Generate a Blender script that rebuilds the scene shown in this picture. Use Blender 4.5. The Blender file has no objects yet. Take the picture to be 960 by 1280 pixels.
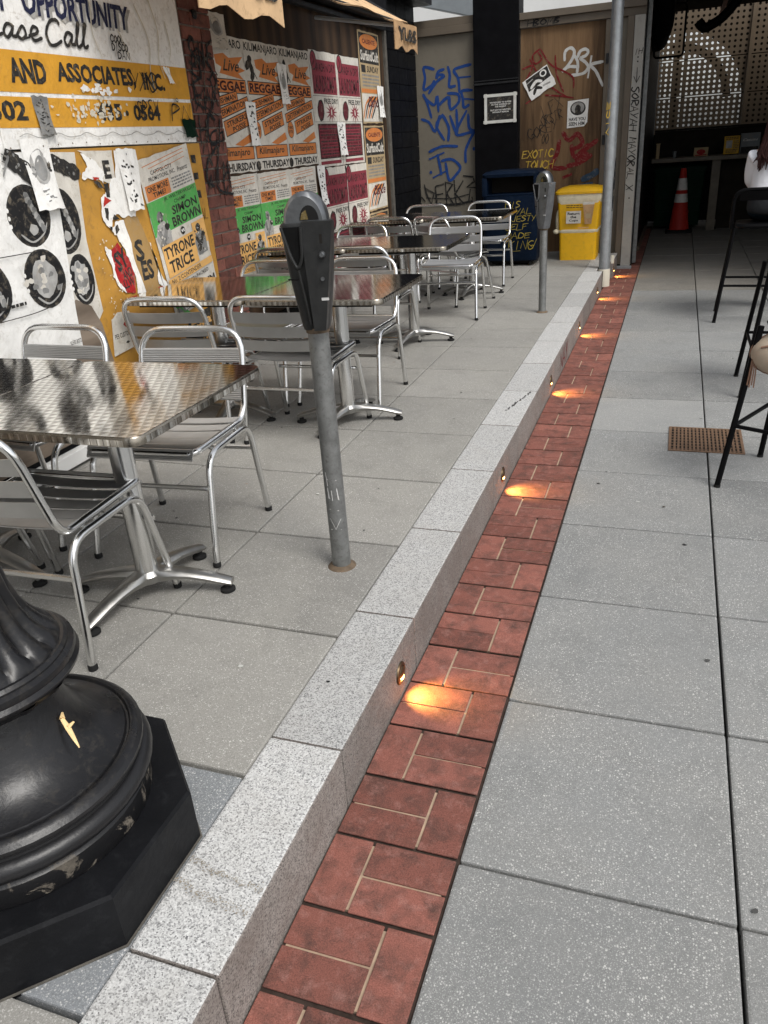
import bpy, bmesh, math, random
from math import sin, cos, pi, radians
from mathutils import Vector, Matrix, Euler
random.seed(7)
S = bpy.context.scene
COL = S.collection
# ------------------------------------------------------------------ camera
CX, CZ = .3576, 1.5309
PITCH, ROLL, YAW, FPX = .441767, -.0736124, .3645835, 971.93
def cam_setup():
    cy, sy = cos(YAW), sin(YAW)
    w = Vector((-sy*cos(PITCH), cy*cos(PITCH), -sin(PITCH)))
    right = Vector((cy, sy, 0)); up = right.cross(w)
    r = cos(ROLL)*right + sin(ROLL)*up
    u = -sin(ROLL)*right + cos(ROLL)*up
    cd = bpy.data.cameras.new('camera'); co = bpy.data.objects.new('camera', cd); COL.objects.link(co)
    cd.sensor_fit = 'VERTICAL'; cd.sensor_height = 36; cd.sensor_width = 27
    cd.lens = FPX/1280*36; cd.clip_start = .05; cd.clip_end = 500
    M = Matrix((r, u, -w)).transposed().to_4x4(); M.translation = (CX, 0, CZ)
    co.matrix_world = M; S.camera = co
cam_setup()
# ------------------------------------------------------------------ world, sun, exposure
SUN_EL, SUN_AZ = radians(54), radians(124)      # compass bearing of the sun, clockwise from +Y
W = bpy.data.worlds.new('World'); S.world = W; W.use_nodes = True
nt = W.node_tree; bg = nt.nodes['Background']
sk = nt.nodes.new('ShaderNodeTexSky'); sk.sky_type = 'NISHITA'; sk.sun_disc = False
sk.sun_elevation = SUN_EL; sk.sun_rotation = SUN_AZ; sk.dust_density = 3.0; sk.air_density = 1.0
hs = nt.nodes.new('ShaderNodeHueSaturation'); hs.inputs['Saturation'].default_value = .22
nt.links.new(sk.outputs[0], hs.inputs['Color']); nt.links.new(hs.outputs[0], bg.inputs['Color'])
bg.inputs['Strength'].default_value = .15
sd = bpy.data.lights.new('sun', 'SUN'); sd.energy = 1.5; sd.angle = radians(24); sd.color = (1, .97, .92)
so = bpy.data.objects.new('sun', sd); COL.objects.link(so)
sdir = Vector((sin(SUN_AZ)*cos(SUN_EL), cos(SUN_AZ)*cos(SUN_EL), sin(SUN_EL)))
so.rotation_euler = sdir.to_track_quat('Z', 'Y').to_euler(); so.location = sdir*30
S.view_settings.view_transform = 'Standard'; S.view_settings.look = 'None'
S.view_settings.exposure = 0.42; S.view_settings.gamma = 1.0
# ------------------------------------------------------------------ materials
MATS = {}
def nn(t, typ, **kw):
    n = t.nodes.new(typ)
    for k, v in kw.items(): setattr(n, k, v)
    return n
def base_mat(name, rough=.6, metal=0., spec=.5):
    m = bpy.data.materials.new(name); m.use_nodes = True
    t = m.node_tree; b = t.nodes['Principled BSDF']
    b.inputs['Roughness'].default_value = rough; b.inputs['Metallic'].default_value = metal
    b.inputs['Specular IOR Level'].default_value = spec
    g = nn(t, 'ShaderNodeNewGeometry')
    MATS[name] = m
    return m, t, b, g.outputs['Position']
def rgb(c): return (c[0], c[1], c[2], 1)
def noise(t, pos, scale, detail=4, rough=.6, dist=0):
    n = nn(t, 'ShaderNodeTexNoise'); n.inputs['Scale'].default_value = scale; n.inputs['Detail'].default_value = detail
    n.inputs['Roughness'].default_value = rough; n.inputs['Distortion'].default_value = dist
    t.links.new(pos, n.inputs['Vector']); return n.outputs['Fac']
def ramp(t, fac, stops):
    r = nn(t, 'ShaderNodeValToRGB'); e = r.color_ramp.elements
    while len(e) < len(stops): e.new(.5)
    for el, (p, c) in zip(e, stops): el.position = p; el.color = rgb(c) if not isinstance(c, (int, float)) else (c, c, c, 1)
    t.links.new(fac, r.inputs[0]); return r.outputs[0]
def mix(t, fac, a, b, mode='MIX'):
    n = nn(t, 'ShaderNodeMix', data_type='RGBA', blend_type=mode)
    for i, v in ((0, fac), (6, a), (7, b)):
        if isinstance(v, (int, float)): n.inputs[i].default_value = v
        elif isinstance(v, tuple): n.inputs[i].default_value = rgb(v)
        else: t.links.new(v, n.inputs[i])
    return n.outputs[2]
def math_(t, op, a, b=0.):
    n = nn(t, 'ShaderNodeMath', operation=op)
    for i, v in enumerate((a, b)):
        if isinstance(v, (int, float)): n.inputs[i].default_value = v
        else: t.links.new(v, n.inputs[i])
    return n.outputs[0]
def bump(t, b, h, strength=.3, dist=.002):
    n = nn(t, 'ShaderNodeBump'); n.inputs['Strength'].default_value = strength; n.inputs['Distance'].default_value = dist
    t.links.new(h, n.inputs['Height']); t.links.new(n.outputs[0], b.inputs['Normal'])
def plain(name, c, rough=.6, metal=0., var=.15, scale=6., bs=.15, bscale=60., bd=.002, spec=None, dirt=None):
    if spec is None: spec = .06 if max(c) < .08 else .5
    m, t, b, p = base_mat(name, rough, metal, spec)
    f = noise(t, p, scale, 6)
    lo = tuple(x*(1-var) for x in c); hi = tuple(min(1, x*(1+var)) for x in c)
    col = ramp(t, f, [(.3, lo), (.7, hi)])
    if dirt:
        d = ramp(t, noise(t, p, scale*3.1, 8, .75, .6), [(.52, 0.), (.66, 1.)])
        col = mix(t, math_(t, 'MULTIPLY', d, dirt[1]), col, dirt[0])
    t.links.new(col, b.inputs['Base Color'])
    rr = ramp(t, noise(t, p, scale*2.3, 5), [(.25, max(.02, rough*.8)), (.75, min(1, rough*1.2))])
    t.links.new(rr, b.inputs['Roughness'])
    if bs: bump(t, b, noise(t, p, bscale, 6), bs, bd)
    return m
def concrete(name, c, warm, fleck=.5, stain=.25):
    m, t, b, p = base_mat(name, .78, 0, .3)
    oi = nn(t, 'ShaderNodeObjectInfo')
    tone = ramp(t, oi.outputs['Random'], [(0, tuple(x*.84 for x in c)), (1, tuple(x*1.14 for x in c))])
    col = mix(t, ramp(t, noise(t, p, 2.1, 7, .65, .4), [(.35, 0.), (.7, 1.)]), tone, warm)
    st = ramp(t, noise(t, p, 5.3, 9, .7, .8), [(.5, 0.), (.75, 1.)])
    col = mix(t, math_(t, 'MULTIPLY', st, stain), col, tuple(x*.55 for x in c))
    spot = ramp(t, noise(t, p, 11., 3, .5), [(.72, 0.), (.76, 1.)])
    col = mix(t, math_(t, 'MULTIPLY', spot, .35), col, tuple(x*.4 for x in c))
    fine = ramp(t, noise(t, p, 420, 3, .7), [(.3, .78), (.7, 1.18)])
    col = mix(t, 1., col, fine, 'MULTIPLY')
    fl = None
    for sc, thr, prob, amt in ((330, .42, .5, .5), (170, .33, .74, .9), (80, .2, .85, 1.)):
        v = nn(t, 'ShaderNodeTexVoronoi'); v.inputs['Scale'].default_value = sc; t.links.new(p, v.inputs['Vector'])
        sx = nn(t, 'ShaderNodeSeparateColor'); t.links.new(v.outputs['Color'], sx.inputs[0])
        k = math_(t, 'MULTIPLY', math_(t, 'LESS_THAN', v.outputs['Distance'], thr), math_(t, 'GREATER_THAN', sx.outputs[0], prob))
        patch = ramp(t, noise(t, p, 3.3, 4), [(.3, .45), (.62, 1.)])
        col = mix(t, math_(t, 'MULTIPLY', math_(t, 'MULTIPLY', k, amt*fleck), patch), col, (.80, .79, .75))
    v = nn(t, 'ShaderNodeTexVoronoi'); v.inputs['Scale'].default_value = 180; t.links.new(math_v(t, p), v.inputs['Vector'])
    sx = nn(t, 'ShaderNodeSeparateColor'); t.links.new(v.outputs['Color'], sx.inputs[0])
    k = math_(t, 'MULTIPLY', math_(t, 'LESS_THAN', v.outputs['Distance'], .3), math_(t, 'GREATER_THAN', sx.outputs[1], .72))
    col = mix(t, math_(t, 'MULTIPLY', k, .4), col, (.10, .10, .095))
    t.links.new(col, b.inputs['Base Color'])
    bump(t, b, noise(t, p, 260, 5, .7), .35, .002)
    return m
def math_v(t, p):
    n = nn(t, 'ShaderNodeVectorMath', operation='ADD'); n.inputs[1].default_value = (3.7, 9.1, 5.5)
    t.links.new(p, n.inputs[0]); return n.outputs[0]
def granite(name, base, dark, brown, bamt):
    m, t, b, p = base_mat(name, .7, 0, .35)
    v = nn(t, 'ShaderNodeTexVoronoi'); v.inputs['Scale'].default_value = 360; t.links.new(p, v.inputs['Vector'])
    sx = nn(t, 'ShaderNodeSeparateColor'); t.links.new(v.outputs['Color'], sx.inputs[0])
    g = ramp(t, sx.outputs[0], [(0, dark), (.15, tuple(x*.58 for x in base)), (.30, tuple(x*.88 for x in base)), (.45, base), (1, tuple(min(.9, x*1.3) for x in base))])
    v2 = nn(t, 'ShaderNodeTexVoronoi'); v2.inputs['Scale'].default_value = 230; t.links.new(math_v(t, p), v2.inputs['Vector'])
    s2 = nn(t, 'ShaderNodeSeparateColor'); t.links.new(v2.outputs['Color'], s2.inputs[0])
    g = mix(t, math_(t, 'MULTIPLY', math_(t, 'LESS_THAN', s2.outputs[1], .13), .45), g, dark)
    g = mix(t, ramp(t, noise(t, p, 160, 4, .7), [(.42, .4), (.6, 0.)]), g, tuple(x*.7 for x in base))
    st = ramp(t, noise(t, p, 7, 8, .7, .7), [(.42, 0.), (.7, 1.)])
    g = mix(t, math_(t, 'MULTIPLY', st, bamt), g, brown)
    oi = nn(t, 'ShaderNodeObjectInfo')
    g = mix(t, 1., g, ramp(t, oi.outputs['Random'], [(0, .84), (1, 1.08)]), 'MULTIPLY')
    t.links.new(g, b.inputs['Base Color'])
    bump(t, b, noise(t, p, 330, 4, .7), .45, .002)
    return m
def brick_mat(name, c1, c2, dark, light):
    m, t, b, p = base_mat(name, .85, 0, .25)
    oi = nn(t, 'ShaderNodeObjectInfo')
    col = ramp(t, oi.outputs['Random'], [(0, c1), (.5, tuple((a+b_)/2 for a, b_ in zip(c1, c2))), (1, c2)])
    col = mix(t, ramp(t, noise(t, p, 14, 8, .7, .5), [(.45, 0.), (.70, .8)]), col, dark)
    col = mix(t, ramp(t, noise(t, math_v(t, p), 26, 6, .7), [(.52, 0.), (.72, .45)]), col, light)
    col = mix(t, 1., col, ramp(t, noise(t, p, 330, 4, .8), [(.32, .55), (.68, 1.4)]), 'MULTIPLY')
    t.links.new(col, b.inputs['Base Color'])
    bump(t, b, noise(t, p, 220, 6, .7), .6, .003)
    return m
def wood(name, c1, c2, axis='Z', scale=9., rough=.7):
    m, t, b, p = base_mat(name, rough, 0, .3)
    mp = nn(t, 'ShaderNodeMapping'); sc = {'X': (.12, 1, 1), 'Y': (1, .12, 1), 'Z': (1, 1, .1)}[axis]
    mp.inputs['Scale'].default_value = sc; t.links.new(p, mp.inputs['Vector'])
    f = noise(t, mp.outputs[0], scale, 9, .65, 1.4)
    w = nn(t, 'ShaderNodeTexWave', wave_type='RINGS'); w.inputs['Scale'].default_value = 1.6; w.inputs['Distortion'].default_value = 9
    w.inputs['Detail'].default_value = 3; w.inputs['Detail Scale'].default_value = 1.2; t.links.new(mp.outputs[0], w.inputs['Vector'])
    f = math_(t, 'ADD', math_(t, 'MULTIPLY', f, .7), math_(t, 'MULTIPLY', w.outputs['Fac'], .3))
    t.links.new(ramp(t, f, [(.3, c1), (.7, c2)]), b.inputs['Base Color'])
    bump(t, b, f, .25, .003)
    return m
def steel_swirl(name):
    m, t, b, p = base_mat(name, .16, 1.)
    s = nn(t, 'ShaderNodeSeparateXYZ'); t.links.new(p, s.inputs[0])
    P = .029
    ry = math_(t, 'DIVIDE', s.outputs[1], P)
    row = math_(t, 'FLOOR', ry)
    off = math_(t, 'MULTIPLY', math_(t, 'MODULO', math_(t, 'ABSOLUTE', row), 2.), .5)
    fx = math_(t, 'ABSOLUTE', math_(t, 'SUBTRACT', math_(t, 'FRACT', math_(t, 'ADD', math_(t, 'DIVIDE', s.outputs[0], P), off)), .5))
    fy = math_(t, 'FRACT', ry)
    d = math_(t, 'ADD', math_(t, 'MULTIPLY', fx, 1.15), math_(t, 'MULTIPLY', fy, .62))
    h = math_(t, 'SUBTRACT', 1., d)
    bump(t, b, h, .06, .0008)
    t.links.new(ramp(t, d, [(.15, (.97, .95, .90)), (.50, (.90, .87, .82)), (.62, (.56, .52, .46)), (.95, (.40, .37, .33))]), b.inputs['Base Color'])
    t.links.new(ramp(t, noise(t, p, 5, 6), [(.3, .06), (.7, .14)]), b.inputs['Roughness'])
    return m
def worn_black(name):
    m, t, b, p = base_mat(name, .34, 0, .4)
    sx = nn(t, 'ShaderNodeSeparateXYZ'); t.links.new(p, sx.inputs[0])
    band = ramp(t, sx.outputs[2], [(.345, 1.), (.405, 0.)])
    f = ramp(t, noise(t, p, 13, 9, .72, .5), [(.545, 0.), (.575, 1.)])
    st = ramp(t, noise(t, p, 34, 5, .7), [(.35, .3), (.6, 1.)])
    k = math_(t, 'MULTIPLY', math_(t, 'MULTIPLY', f, band), st)
    col = mix(t, math_(t, 'MULTIPLY', k, .8), (.011, .011, .012), (.26, .225, .18))
    t.links.new(col, b.inputs['Base Color']); t.links.new(ramp(t, k, [(0, .32), (1, .8)]), b.inputs['Roughness'])
    bump(t, b, noise(t, p, 55, 7, .7), .3, .003)
def emit(name, c, s):
    m, t, b, p = base_mat(name, .5)
    b.inputs['Base Color'].default_value = rgb((.05, .03, .01)); b.inputs['Emission Color'].default_value = rgb(c); b.inputs['Emission Strength'].default_value = s
    return m
M = MATS
concrete('plaza_concrete', (.205, .21, .208), (.225, .226, .218), .5, .42)
concrete('plaza_concrete_brown', (.20, .19, .172), (.215, .198, .17), .35, .45)
concrete('plaza_concrete_pale', (.27, .275, .27), (.29, .29, .28), .35, .1)
concrete('terrace_concrete', (.245, .238, .221), (.27, .262, .238), .42, .4)
concrete('terrace_concrete_blue', (.19, .20, .212), (.20, .212, .218), .55, .2)
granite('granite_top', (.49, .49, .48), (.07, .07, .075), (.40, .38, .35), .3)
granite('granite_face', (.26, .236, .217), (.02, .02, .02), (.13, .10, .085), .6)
brick_mat('paver_red', (.165, .064, .049), (.27, .105, .080), (.058, .038, .032), (.36, .19, .16))
brick_mat('wall_brick', (.10, .037, .029), (.23, .088, .066), (.03, .02, .018), (.20, .13, .10))
plain('mortar_tan', (.36, .26, .18), .9, var=.25, scale=20)
plain('wall_mortar', (.20, .17, .145), .95, var=.3, scale=20)
plain('joint_dark', (.022, .021, .02), .95, var=.3, scale=20)
plain('soil', (.12, .115, .105), .95, var=.3)
plain('aluminium', (.78, .78, .77), .2, 1., var=.05, bs=.03, bscale=120)
plain('slat_aluminium', (.52, .52, .515), .36, .9, var=.07, scale=9, bs=.04, bscale=200)
plain('cast_aluminium', (.40, .395, .38), .36, 1., var=.12, scale=14, bs=.12, bscale=140)
steel_swirl('swirl_steel')
plain('table_edge', (.30, .27, .225), .28, 1., var=.2, scale=20, bs=.1)
plain('black_plastic', (.008, .008, .008), .5, var=.2)
plain('rubber', (.02, .02, .02), .8)
plain('lamp_black', (.009, .009, .010), .3, var=.3, scale=9, bs=.3, bscale=48, bd=.003, spec=.36, dirt=((.05, .044, .036), .4))
worn_black('lamp_black_worn')
plain('plinth_black', (.006, .0063, .0075), .5, var=.25, scale=8, bs=.3, bscale=60, bd=.003, spec=.15, dirt=((.02, .021, .023), .35))
plain('meter_black', (.019, .0195, .0195), .42, 0., var=.3, spec=.3, scale=20, bs=.15, bscale=180, dirt=((.028, .028, .027), .5))
plain('meter_grey', (.15, .155, .16), .5, .5, var=.15, scale=20, bs=.15, bscale=120, dirt=((.07, .07, .07), .4))
plain('dome_metal', (.20, .207, .215), .34, .9, var=.15, scale=30, bs=.1)
plain('galvanised', (.23, .235, .23), .5, .7, var=.2, scale=25, bs=.15, bscale=90, dirt=((.10, .095, .09), .6))
plain('galvanised_pale', (.36, .38, .39), .45, .6, var=.14, scale=16, bs=.12, bscale=60, dirt=((.22, .22, .22), .5))
plain('smoked_glass', (.012, .012, .012), .22, 0., var=.1, bs=0, spec=.3)
plain('rust', (.11, .078, .05), .85, var=.35, scale=40)
plain('grate_brown', (.20, .122, .075), .6, .4, var=.2, scale=30, dirt=((.10, .07, .05), .6))
plain('hole_shade', (.02, .018, .016), .9)  # near-black standing in for the shade inside slots and openings
plain('gate_rust', (.05, .035, .022), .85, var=.35, scale=40)
plain('gum_grey', (.07, .07, .068), .9)
plain('gum_pale', (.5, .5, .47), .9)
plain('stain_tan', (.27, .24, .195), .9, var=.2, scale=60)
plain('brick_joint', (.050, .036, .030), .95, var=.4, scale=30)
plain('bronze', (.12, .085, .05), .35, .9, var=.2, scale=40)
emit('lamp_glow', (1., .52, .14), 14.)
wood('plywood_brown', (.062, .034, .015), (.21, .125, .062), 'Z', 13)
wood('plywood_dark', (.016, .009, .005), (.062, .035, .018), 'Z', 9)
wood('plywood_grey', (.13, .10, .075), (.25, .20, .155), 'Y', 12)
plain('ochre_board', (.46, .235, .035), .6, var=.14, scale=7, bs=.2, bscale=40, dirt=((.24, .13, .04), .6))
plain('beige_paint', (.155, .137, .107), .6, var=.08, scale=4, bs=.1, dirt=((.11, .10, .08), .4))
plain('brown_paint', (.115, .092, .067), .55, var=.1, scale=5, bs=.1)
plain('post_grey', (.36, .35, .32), .55, var=.08, scale=5, bs=.1, dirt=((.2, .19, .17), .4))
plain('black_paint', (.005, .005, .006), .45, var=.3, scale=8, bs=.15)
plain('black_tile', (.005, .0055, .007), .45, var=.3, scale=6, bs=.1)
plain('dark_metal', (.035, .036, .038), .5, .6, var=.25, scale=12)
plain('grey_beam', (.30, .33, .35), .5, .3, var=.12, scale=5)
plain('white_render', (.72, .72, .70), .8, var=.06, scale=3)
plain('jamb_grey', (.085, .078, .066), .9, var=.35, scale=14, bs=.6, bscale=50, bd=.006)
plain('stone_grey', (.22, .21, .19), .9, var=.3, scale=14, bs=.6, bscale=50, bd=.006)
plain('awning_tan', (.60, .40, .22), .85, var=.14, scale=5, bs=.4, bscale=18, bd=.008, dirt=((.30, .19, .10), .7))
plain('valance_brown', (.42, .26, .13), .85, var=.2, scale=8, bs=.5, bscale=20, bd=.008, dirt=((.2, .11, .06), .7))
plain('bin_blue', (.0035, .009, .022), .45, var=.2, scale=6, bs=.12, bscale=30, spec=.08, dirt=((.018, .026, .038), .4))
plain('bin_yellow', (.76, .42, .004), .5, var=.08, scale=5, bs=.08, bscale=20, dirt=((.5, .30, .02), .5))
plain('bin_green', (.003, .016, .008), .5, var=.2, scale=6)
plain('cone_red', (.40, .022, .012), .55, var=.15, scale=12)
plain('cone_white', (.62, .60, .56), .5, var=.15, scale=25, dirt=((.3, .28, .25), .5))
plain('stool_black', (.004, .004, .0045), .4, var=.2)
plain('counter_dark', (.10, .078, .05), .5, var=.25, scale=7)
plain('counter_black', (.018, .0145, .011), .6, var=.3, scale=7)
plain('perforated_tan', (.165, .122, .08), .6, .2, var=.12, scale=3, bs=.05)
plain('ceiling_dark', (.02, .018, .016), .8, var=.2)
plain('pipe_brown', (.22, .12, .05), .45, .5, var=.3, scale=12)
plain('pipe_red', (.30, .03, .02), .5, var=.2)
plain('plastic_film', (.74, .66, .48), .25, var=.1, scale=20, bs=.5, bscale=30, bd=.01)
plain('leather_tan', (.38, .31, .235), .55, var=.12, scale=12, bs=.3, bscale=70)
plain('leather_brown', (.20, .11, .07), .6, var=.2, scale=12)
plain('skin', (.50, .30, .21), .5, var=.06)
plain('shirt_white', (.78, .79, .83), .85, var=.03, bs=.35, bscale=14, bd=.02)
plain('shirt_grey', (.03, .032, .035), .9, var=.15, bs=.4, bscale=22, bd=.012)
plain('denim', (.010, .018, .026), .9, var=.2, bs=.3, bscale=30, bd=.006)
plain('hair_dark', (.022, .010, .009), .4, var=.35, scale=40)
plain('leaf_yellow', (.72, .52, .26), .7, var=.15, scale=60)
plain('curtain_cream', (.6, .56, .46), .8, var=.1)
# print inks (paper wrinkles and dirt shared)
def ink(name, c, dirt=((.32, .27, .20), .42), rough=.75, var=.08): plain(name, c, rough, var=var, scale=9, bs=.75, bscale=11, bd=.012, spec=.3, dirt=dirt)
ink('paper', (.60, .57, .51), ((.36, .30, .22), .6), var=.14)
ink('paper_white', (.78, .77, .74), ((.45, .42, .36), .45))
ink('ink_black', (.022, .021, .02))
ink('ink_grey', (.20, .20, .195), var=.5)
ink('ink_mid', (.36, .355, .34), var=.4)
ink('ink_orange', (.56, .19, .05))
ink('ink_amber', (.70, .40, .13))
ink('ink_green', (.085, .36, .085))
ink('ink_crimson', (.225, .035, .05), ((.15, .015, .03), .5))
ink('ink_maroon', (.10, .012, .02))
ink('type_maroon', (.035, .006, .010))
ink('ink_red', (.34, .012, .014))
ink('ink_navy', (.012, .016, .05), ((.2, .2, .25), .35))
ink('sign_white', (.80, .79, .76), ((.38, .33, .26), .55), .5)
ink('sign_amber', (.62, .31, .035), ((.40, .22, .05), .4), .5)
ink('spray_blue', (.010, .046, .20), ((.015, .05, .13), .3))
ink('smear_blue', (.03, .055, .09))
ink('spray_black', (.010, .010, .011))
ink('spray_red', (.16, .010, .011))
ink('spray_white', (.55, .55, .53))
ink('spray_yellow', (.55, .36, .05))
ink('chalk_white', (.5, .5, .49))
ink('tape_white', (.62, .62, .58))
ink('spray_dim', (.27, .21, .03))
ink('card_ochre', (.12, .085, .025))
ink('card_brown', (.36, .225, .085))
ink('menu_yellow', (.55, .32, .03))
ink('box_cream', (.40, .30, .17))
ink('box_grey', (.20, .22, .23))
# ------------------------------------------------------------------ object helpers
def tag(o, label=None, cat=None, group=None, kind=None):
    for k, v in (('label', label), ('category', cat), ('group', group), ('kind', kind)):
        if v: o[k] = v
    return o
def empty(name, loc, label, cat, rz=0, group=None):
    o = bpy.data.objects.new(name, None); COL.objects.link(o); o.location = loc; o.rotation_euler = (0, 0, rz)
    o.empty_display_size = .2
    return tag(o, label, cat, group)
class MB:
    """collects shapes into one mesh"""
    def __init__(s): s.v = []; s.f = []; s.m = []; s.sm = []; s.mats = []
    def mi(s, m):
        if m not in s.mats: s.mats.append(m)
        return s.mats.index(m)
    def add(s, v, f, m, smooth=False, T=None):
        o = len(s.v); k = s.mi(m)
        s.v += [tuple(T @ Vector(p)) if T else tuple(p) for p in v]
        for q in f: s.f.append(tuple(i+o for i in q)); s.m.append(k); s.sm.append(smooth)
    def box(s, x0, x1, y0, y1, z0, z1, m, bev=0, T=None):
        if bev <= 0:
            v = [(x, y, z) for z in (z0, z1) for y in (y0, y1) for x in (x0, x1)]
            f = [(0, 2, 3, 1), (4, 5, 7, 6), (0, 1, 5, 4), (2, 6, 7, 3), (0, 4, 6, 2), (1, 3, 7, 5)]
            s.add(v, f, m, False, T); return
        b = bmesh.new(); bmesh.ops.create_cube(b, size=1)
        for w in b.verts: w.co = Vector(((x0+x1)/2+w.co.x*(x1-x0), (y0+y1)/2+w.co.y*(y1-y0), (z0+z1)/2+w.co.z*(z1-z0)))
        bmesh.ops.bevel(b, geom=b.edges[:], offset=bev, segments=2, affect='EDGES', profile=.6)
        s.bm(b, m, False, T)
    def bm(s, b, m, smooth=False, T=None):
        b.verts.index_update()
        s.add([w.co for w in b.verts], [[w.index for w in q.verts] for q in b.faces], m, smooth, T); b.free()
    def prism(s, pts, h0, h1, m, axis='z', smooth=False, T=None):
        n = len(pts)
        def P(p, h): return {'z': (p[0], p[1], h), 'x': (h, p[0], p[1]), 'y': (p[0], h, p[1])}[axis]
        v = [P(p, h0) for p in pts]+[P(p, h1) for p in pts]
        f = [tuple(range(n-1, -1, -1)), tuple(range(n, 2*n))]
        s.add(v, f, m, False, T)
        s.add(v, [(i, (i+1) % n, n+(i+1) % n, n+i) for i in range(n)], m, smooth, T)
    def loft(s, rings, m, smooth=True, caps=True, T=None):
        n = len(rings[0]); v = [p for r in rings for p in r]; f = []
        for k in range(len(rings)-1):
            for i in range(n):
                j = (i+1) % n; f.append((k*n+i, k*n+j, (k+1)*n+j, (k+1)*n+i))
        s.add(v, f, m, smooth, T)
        if caps:
            s.add(rings[0], [tuple(range(n-1, -1, -1))], m, False, T); s.add(rings[-1], [tuple(range(n))], m, False, T)
    def lathe(s, prof, m, seg=24, c=(0, 0), smooth=True, mod=None, caps=True, T=None):
        rings = []
        for r, z in prof:
            rings.append([(c[0]+(r*(1+(mod(a, z) if mod else 0)))*cos(a), c[1]+(r*(1+(mod(a, z) if mod else 0)))*sin(a), z) for a in (2*pi*i/seg for i in range(seg))])
        s.loft(rings, m, smooth, caps, T)
    def tube(s, pts, r, m, seg=8, closed=False, T=None, flat=1., caps=True):
        pts = [Vector(p) for p in pts]; n = len(pts); rings = []
        rad = r if isinstance(r, (list, tuple)) else [r]*n
        up = None
        for i, p in enumerate(pts):
            a = pts[i-1] if (i > 0 or closed) else p; b_ = pts[(i+1) % n] if (i < n-1 or closed) else p
            d = (b_-a).normalized()
            if up is None:
                up = Vector((0, 0, 1)) if abs(d.z) < .9 else Vector((1, 0, 0))
            up = (up-d*up.dot(d)).normalized(); sd_ = d.cross(up)
            rings.append([p+rad[i]*(cos(t)*sd_+flat*sin(t)*up) for t in (2*pi*k/seg for k in range(seg))])
        if closed: rings.append(rings[0])
        s.loft(rings, m, True, caps and not closed, T)
    def ball(s, c, r, m, u=14, v=9, T=None, sx=1, sy=1, sz=1):
        b = bmesh.new(); bmesh.ops.create_uvsphere(b, u_segments=u, v_segments=v, radius=r)
        for w in b.verts: w.co = Vector((c[0]+w.co.x*sx, c[1]+w.co.y*sy, c[2]+w.co.z*sz))
        s.bm(b, m, True, T)
    def grid(s, fn, nu, nv, m, smooth=True):
        v = [fn(i/nu, j/nv) for j in range(nv+1) for i in range(nu+1)]
        f = [(j*(nu+1)+i, j*(nu+1)+i+1, (j+1)*(nu+1)+i+1, (j+1)*(nu+1)+i) for j in range(nv) for i in range(nu)]
        s.add(v, f, m, smooth)
    def mesh(s, name):
        me = bpy.data.meshes.new(name); me.from_pydata(s.v, [], s.f)
        for m in s.mats: me.materials.append(MATS[m])
        me.polygons.foreach_set('material_index', s.m); me.polygons.foreach_set('use_smooth', s.sm); me.update()
        if any(s.sm): me.set_sharp_from_angle(angle=radians(42))
        return me
    def build(s, name, parent=None, loc=None):
        o = bpy.data.objects.new(name, s.mesh(name)); COL.objects.link(o)
        if parent: o.parent = parent
        if loc: o.location = loc
        return o
def inst(me, name, parent, loc, rot=(0, 0, 0)):
    o = bpy.data.objects.new(name, me); COL.objects.link(o); o.parent = parent; o.location = loc; o.rotation_euler = rot; return o
def dup(root, loc, rz, label):
    r = root.copy(); COL.objects.link(r); r.location = loc; r.rotation_euler = (0, 0, rz); r['label'] = label
    for ch in list(root.children):
        c = ch.copy(); COL.objects.link(c); c.parent = r
        for g in list(ch.children):
            d = g.copy(); COL.objects.link(d); d.parent = c
    return r
def fillet(pts, r, n=5, closed=False):
    pts = [Vector(p) for p in pts]; out = []; N = len(pts)
    for i, p in enumerate(pts):
        if not closed and i in (0, N-1): out.append(p); continue
        a, b_ = pts[i-1], pts[(i+1) % N]; da = (a-p); db = (b_-p)
        R = min(r if not isinstance(r, (list, tuple)) else r[i], da.length*.48, db.length*.48)
        if R < 1e-4: out.append(p); continue
        s0 = p+da.normalized()*R; s1 = p+db.normalized()*R
        for k in range(n+1):
            t = k/n; out.append((1-t)**2*s0+2*t*(1-t)*p+t*t*s1)
    return out
def spline(pts, n=5):
    pts = [Vector((p[0], p[1], 0)) for p in pts]
    if len(pts) < 3: return pts
    out = []
    for i in range(len(pts)-1):
        p0 = pts[max(0, i-1)]; p1 = pts[i]; p2 = pts[i+1]; p3 = pts[min(len(pts)-1, i+2)]
        for k in range(n):
            t = k/n
            out.append(.5*((2*p1)+(-p0+p2)*t+(2*p0-5*p1+4*p2-p3)*t*t+(-p0+3*p1-3*p2+p3)*t**3))
    return out+[pts[-1]]
# ------------------------------------------------------------------ flat print on a surface
TXT = {}
def text_geo(s, bold, shear):
    k = (s, bold, shear)
    if k not in TXT:
        c = bpy.data.curves.new('t', 'FONT'); c.body = s; c.offset = bold; c.shear = shear; c.resolution_u = 2
        o = bpy.data.objects.new('t', c); COL.objects.link(o)
        dg = bpy.context.evaluated_depsgraph_get(); dg.update()
        me = bpy.data.meshes.new_from_object(o.evaluated_get(dg))
        v = [(p.co.x, p.co.y) for p in me.vertices]; f = [tuple(q.vertices) for q in me.polygons]
        bpy.data.objects.remove(o); bpy.data.curves.remove(c); bpy.data.meshes.remove(me)
        x0 = min(p[0] for p in v); x1 = max(p[0] for p in v); y0 = min(p[1] for p in v); y1 = max(p[1] for p in v)
        TXT[k] = ([((p[0]-x0)/(x1-x0), (p[1]-y0)/(y1-y0)) for p in v], f)
    return TXT[k]
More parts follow.
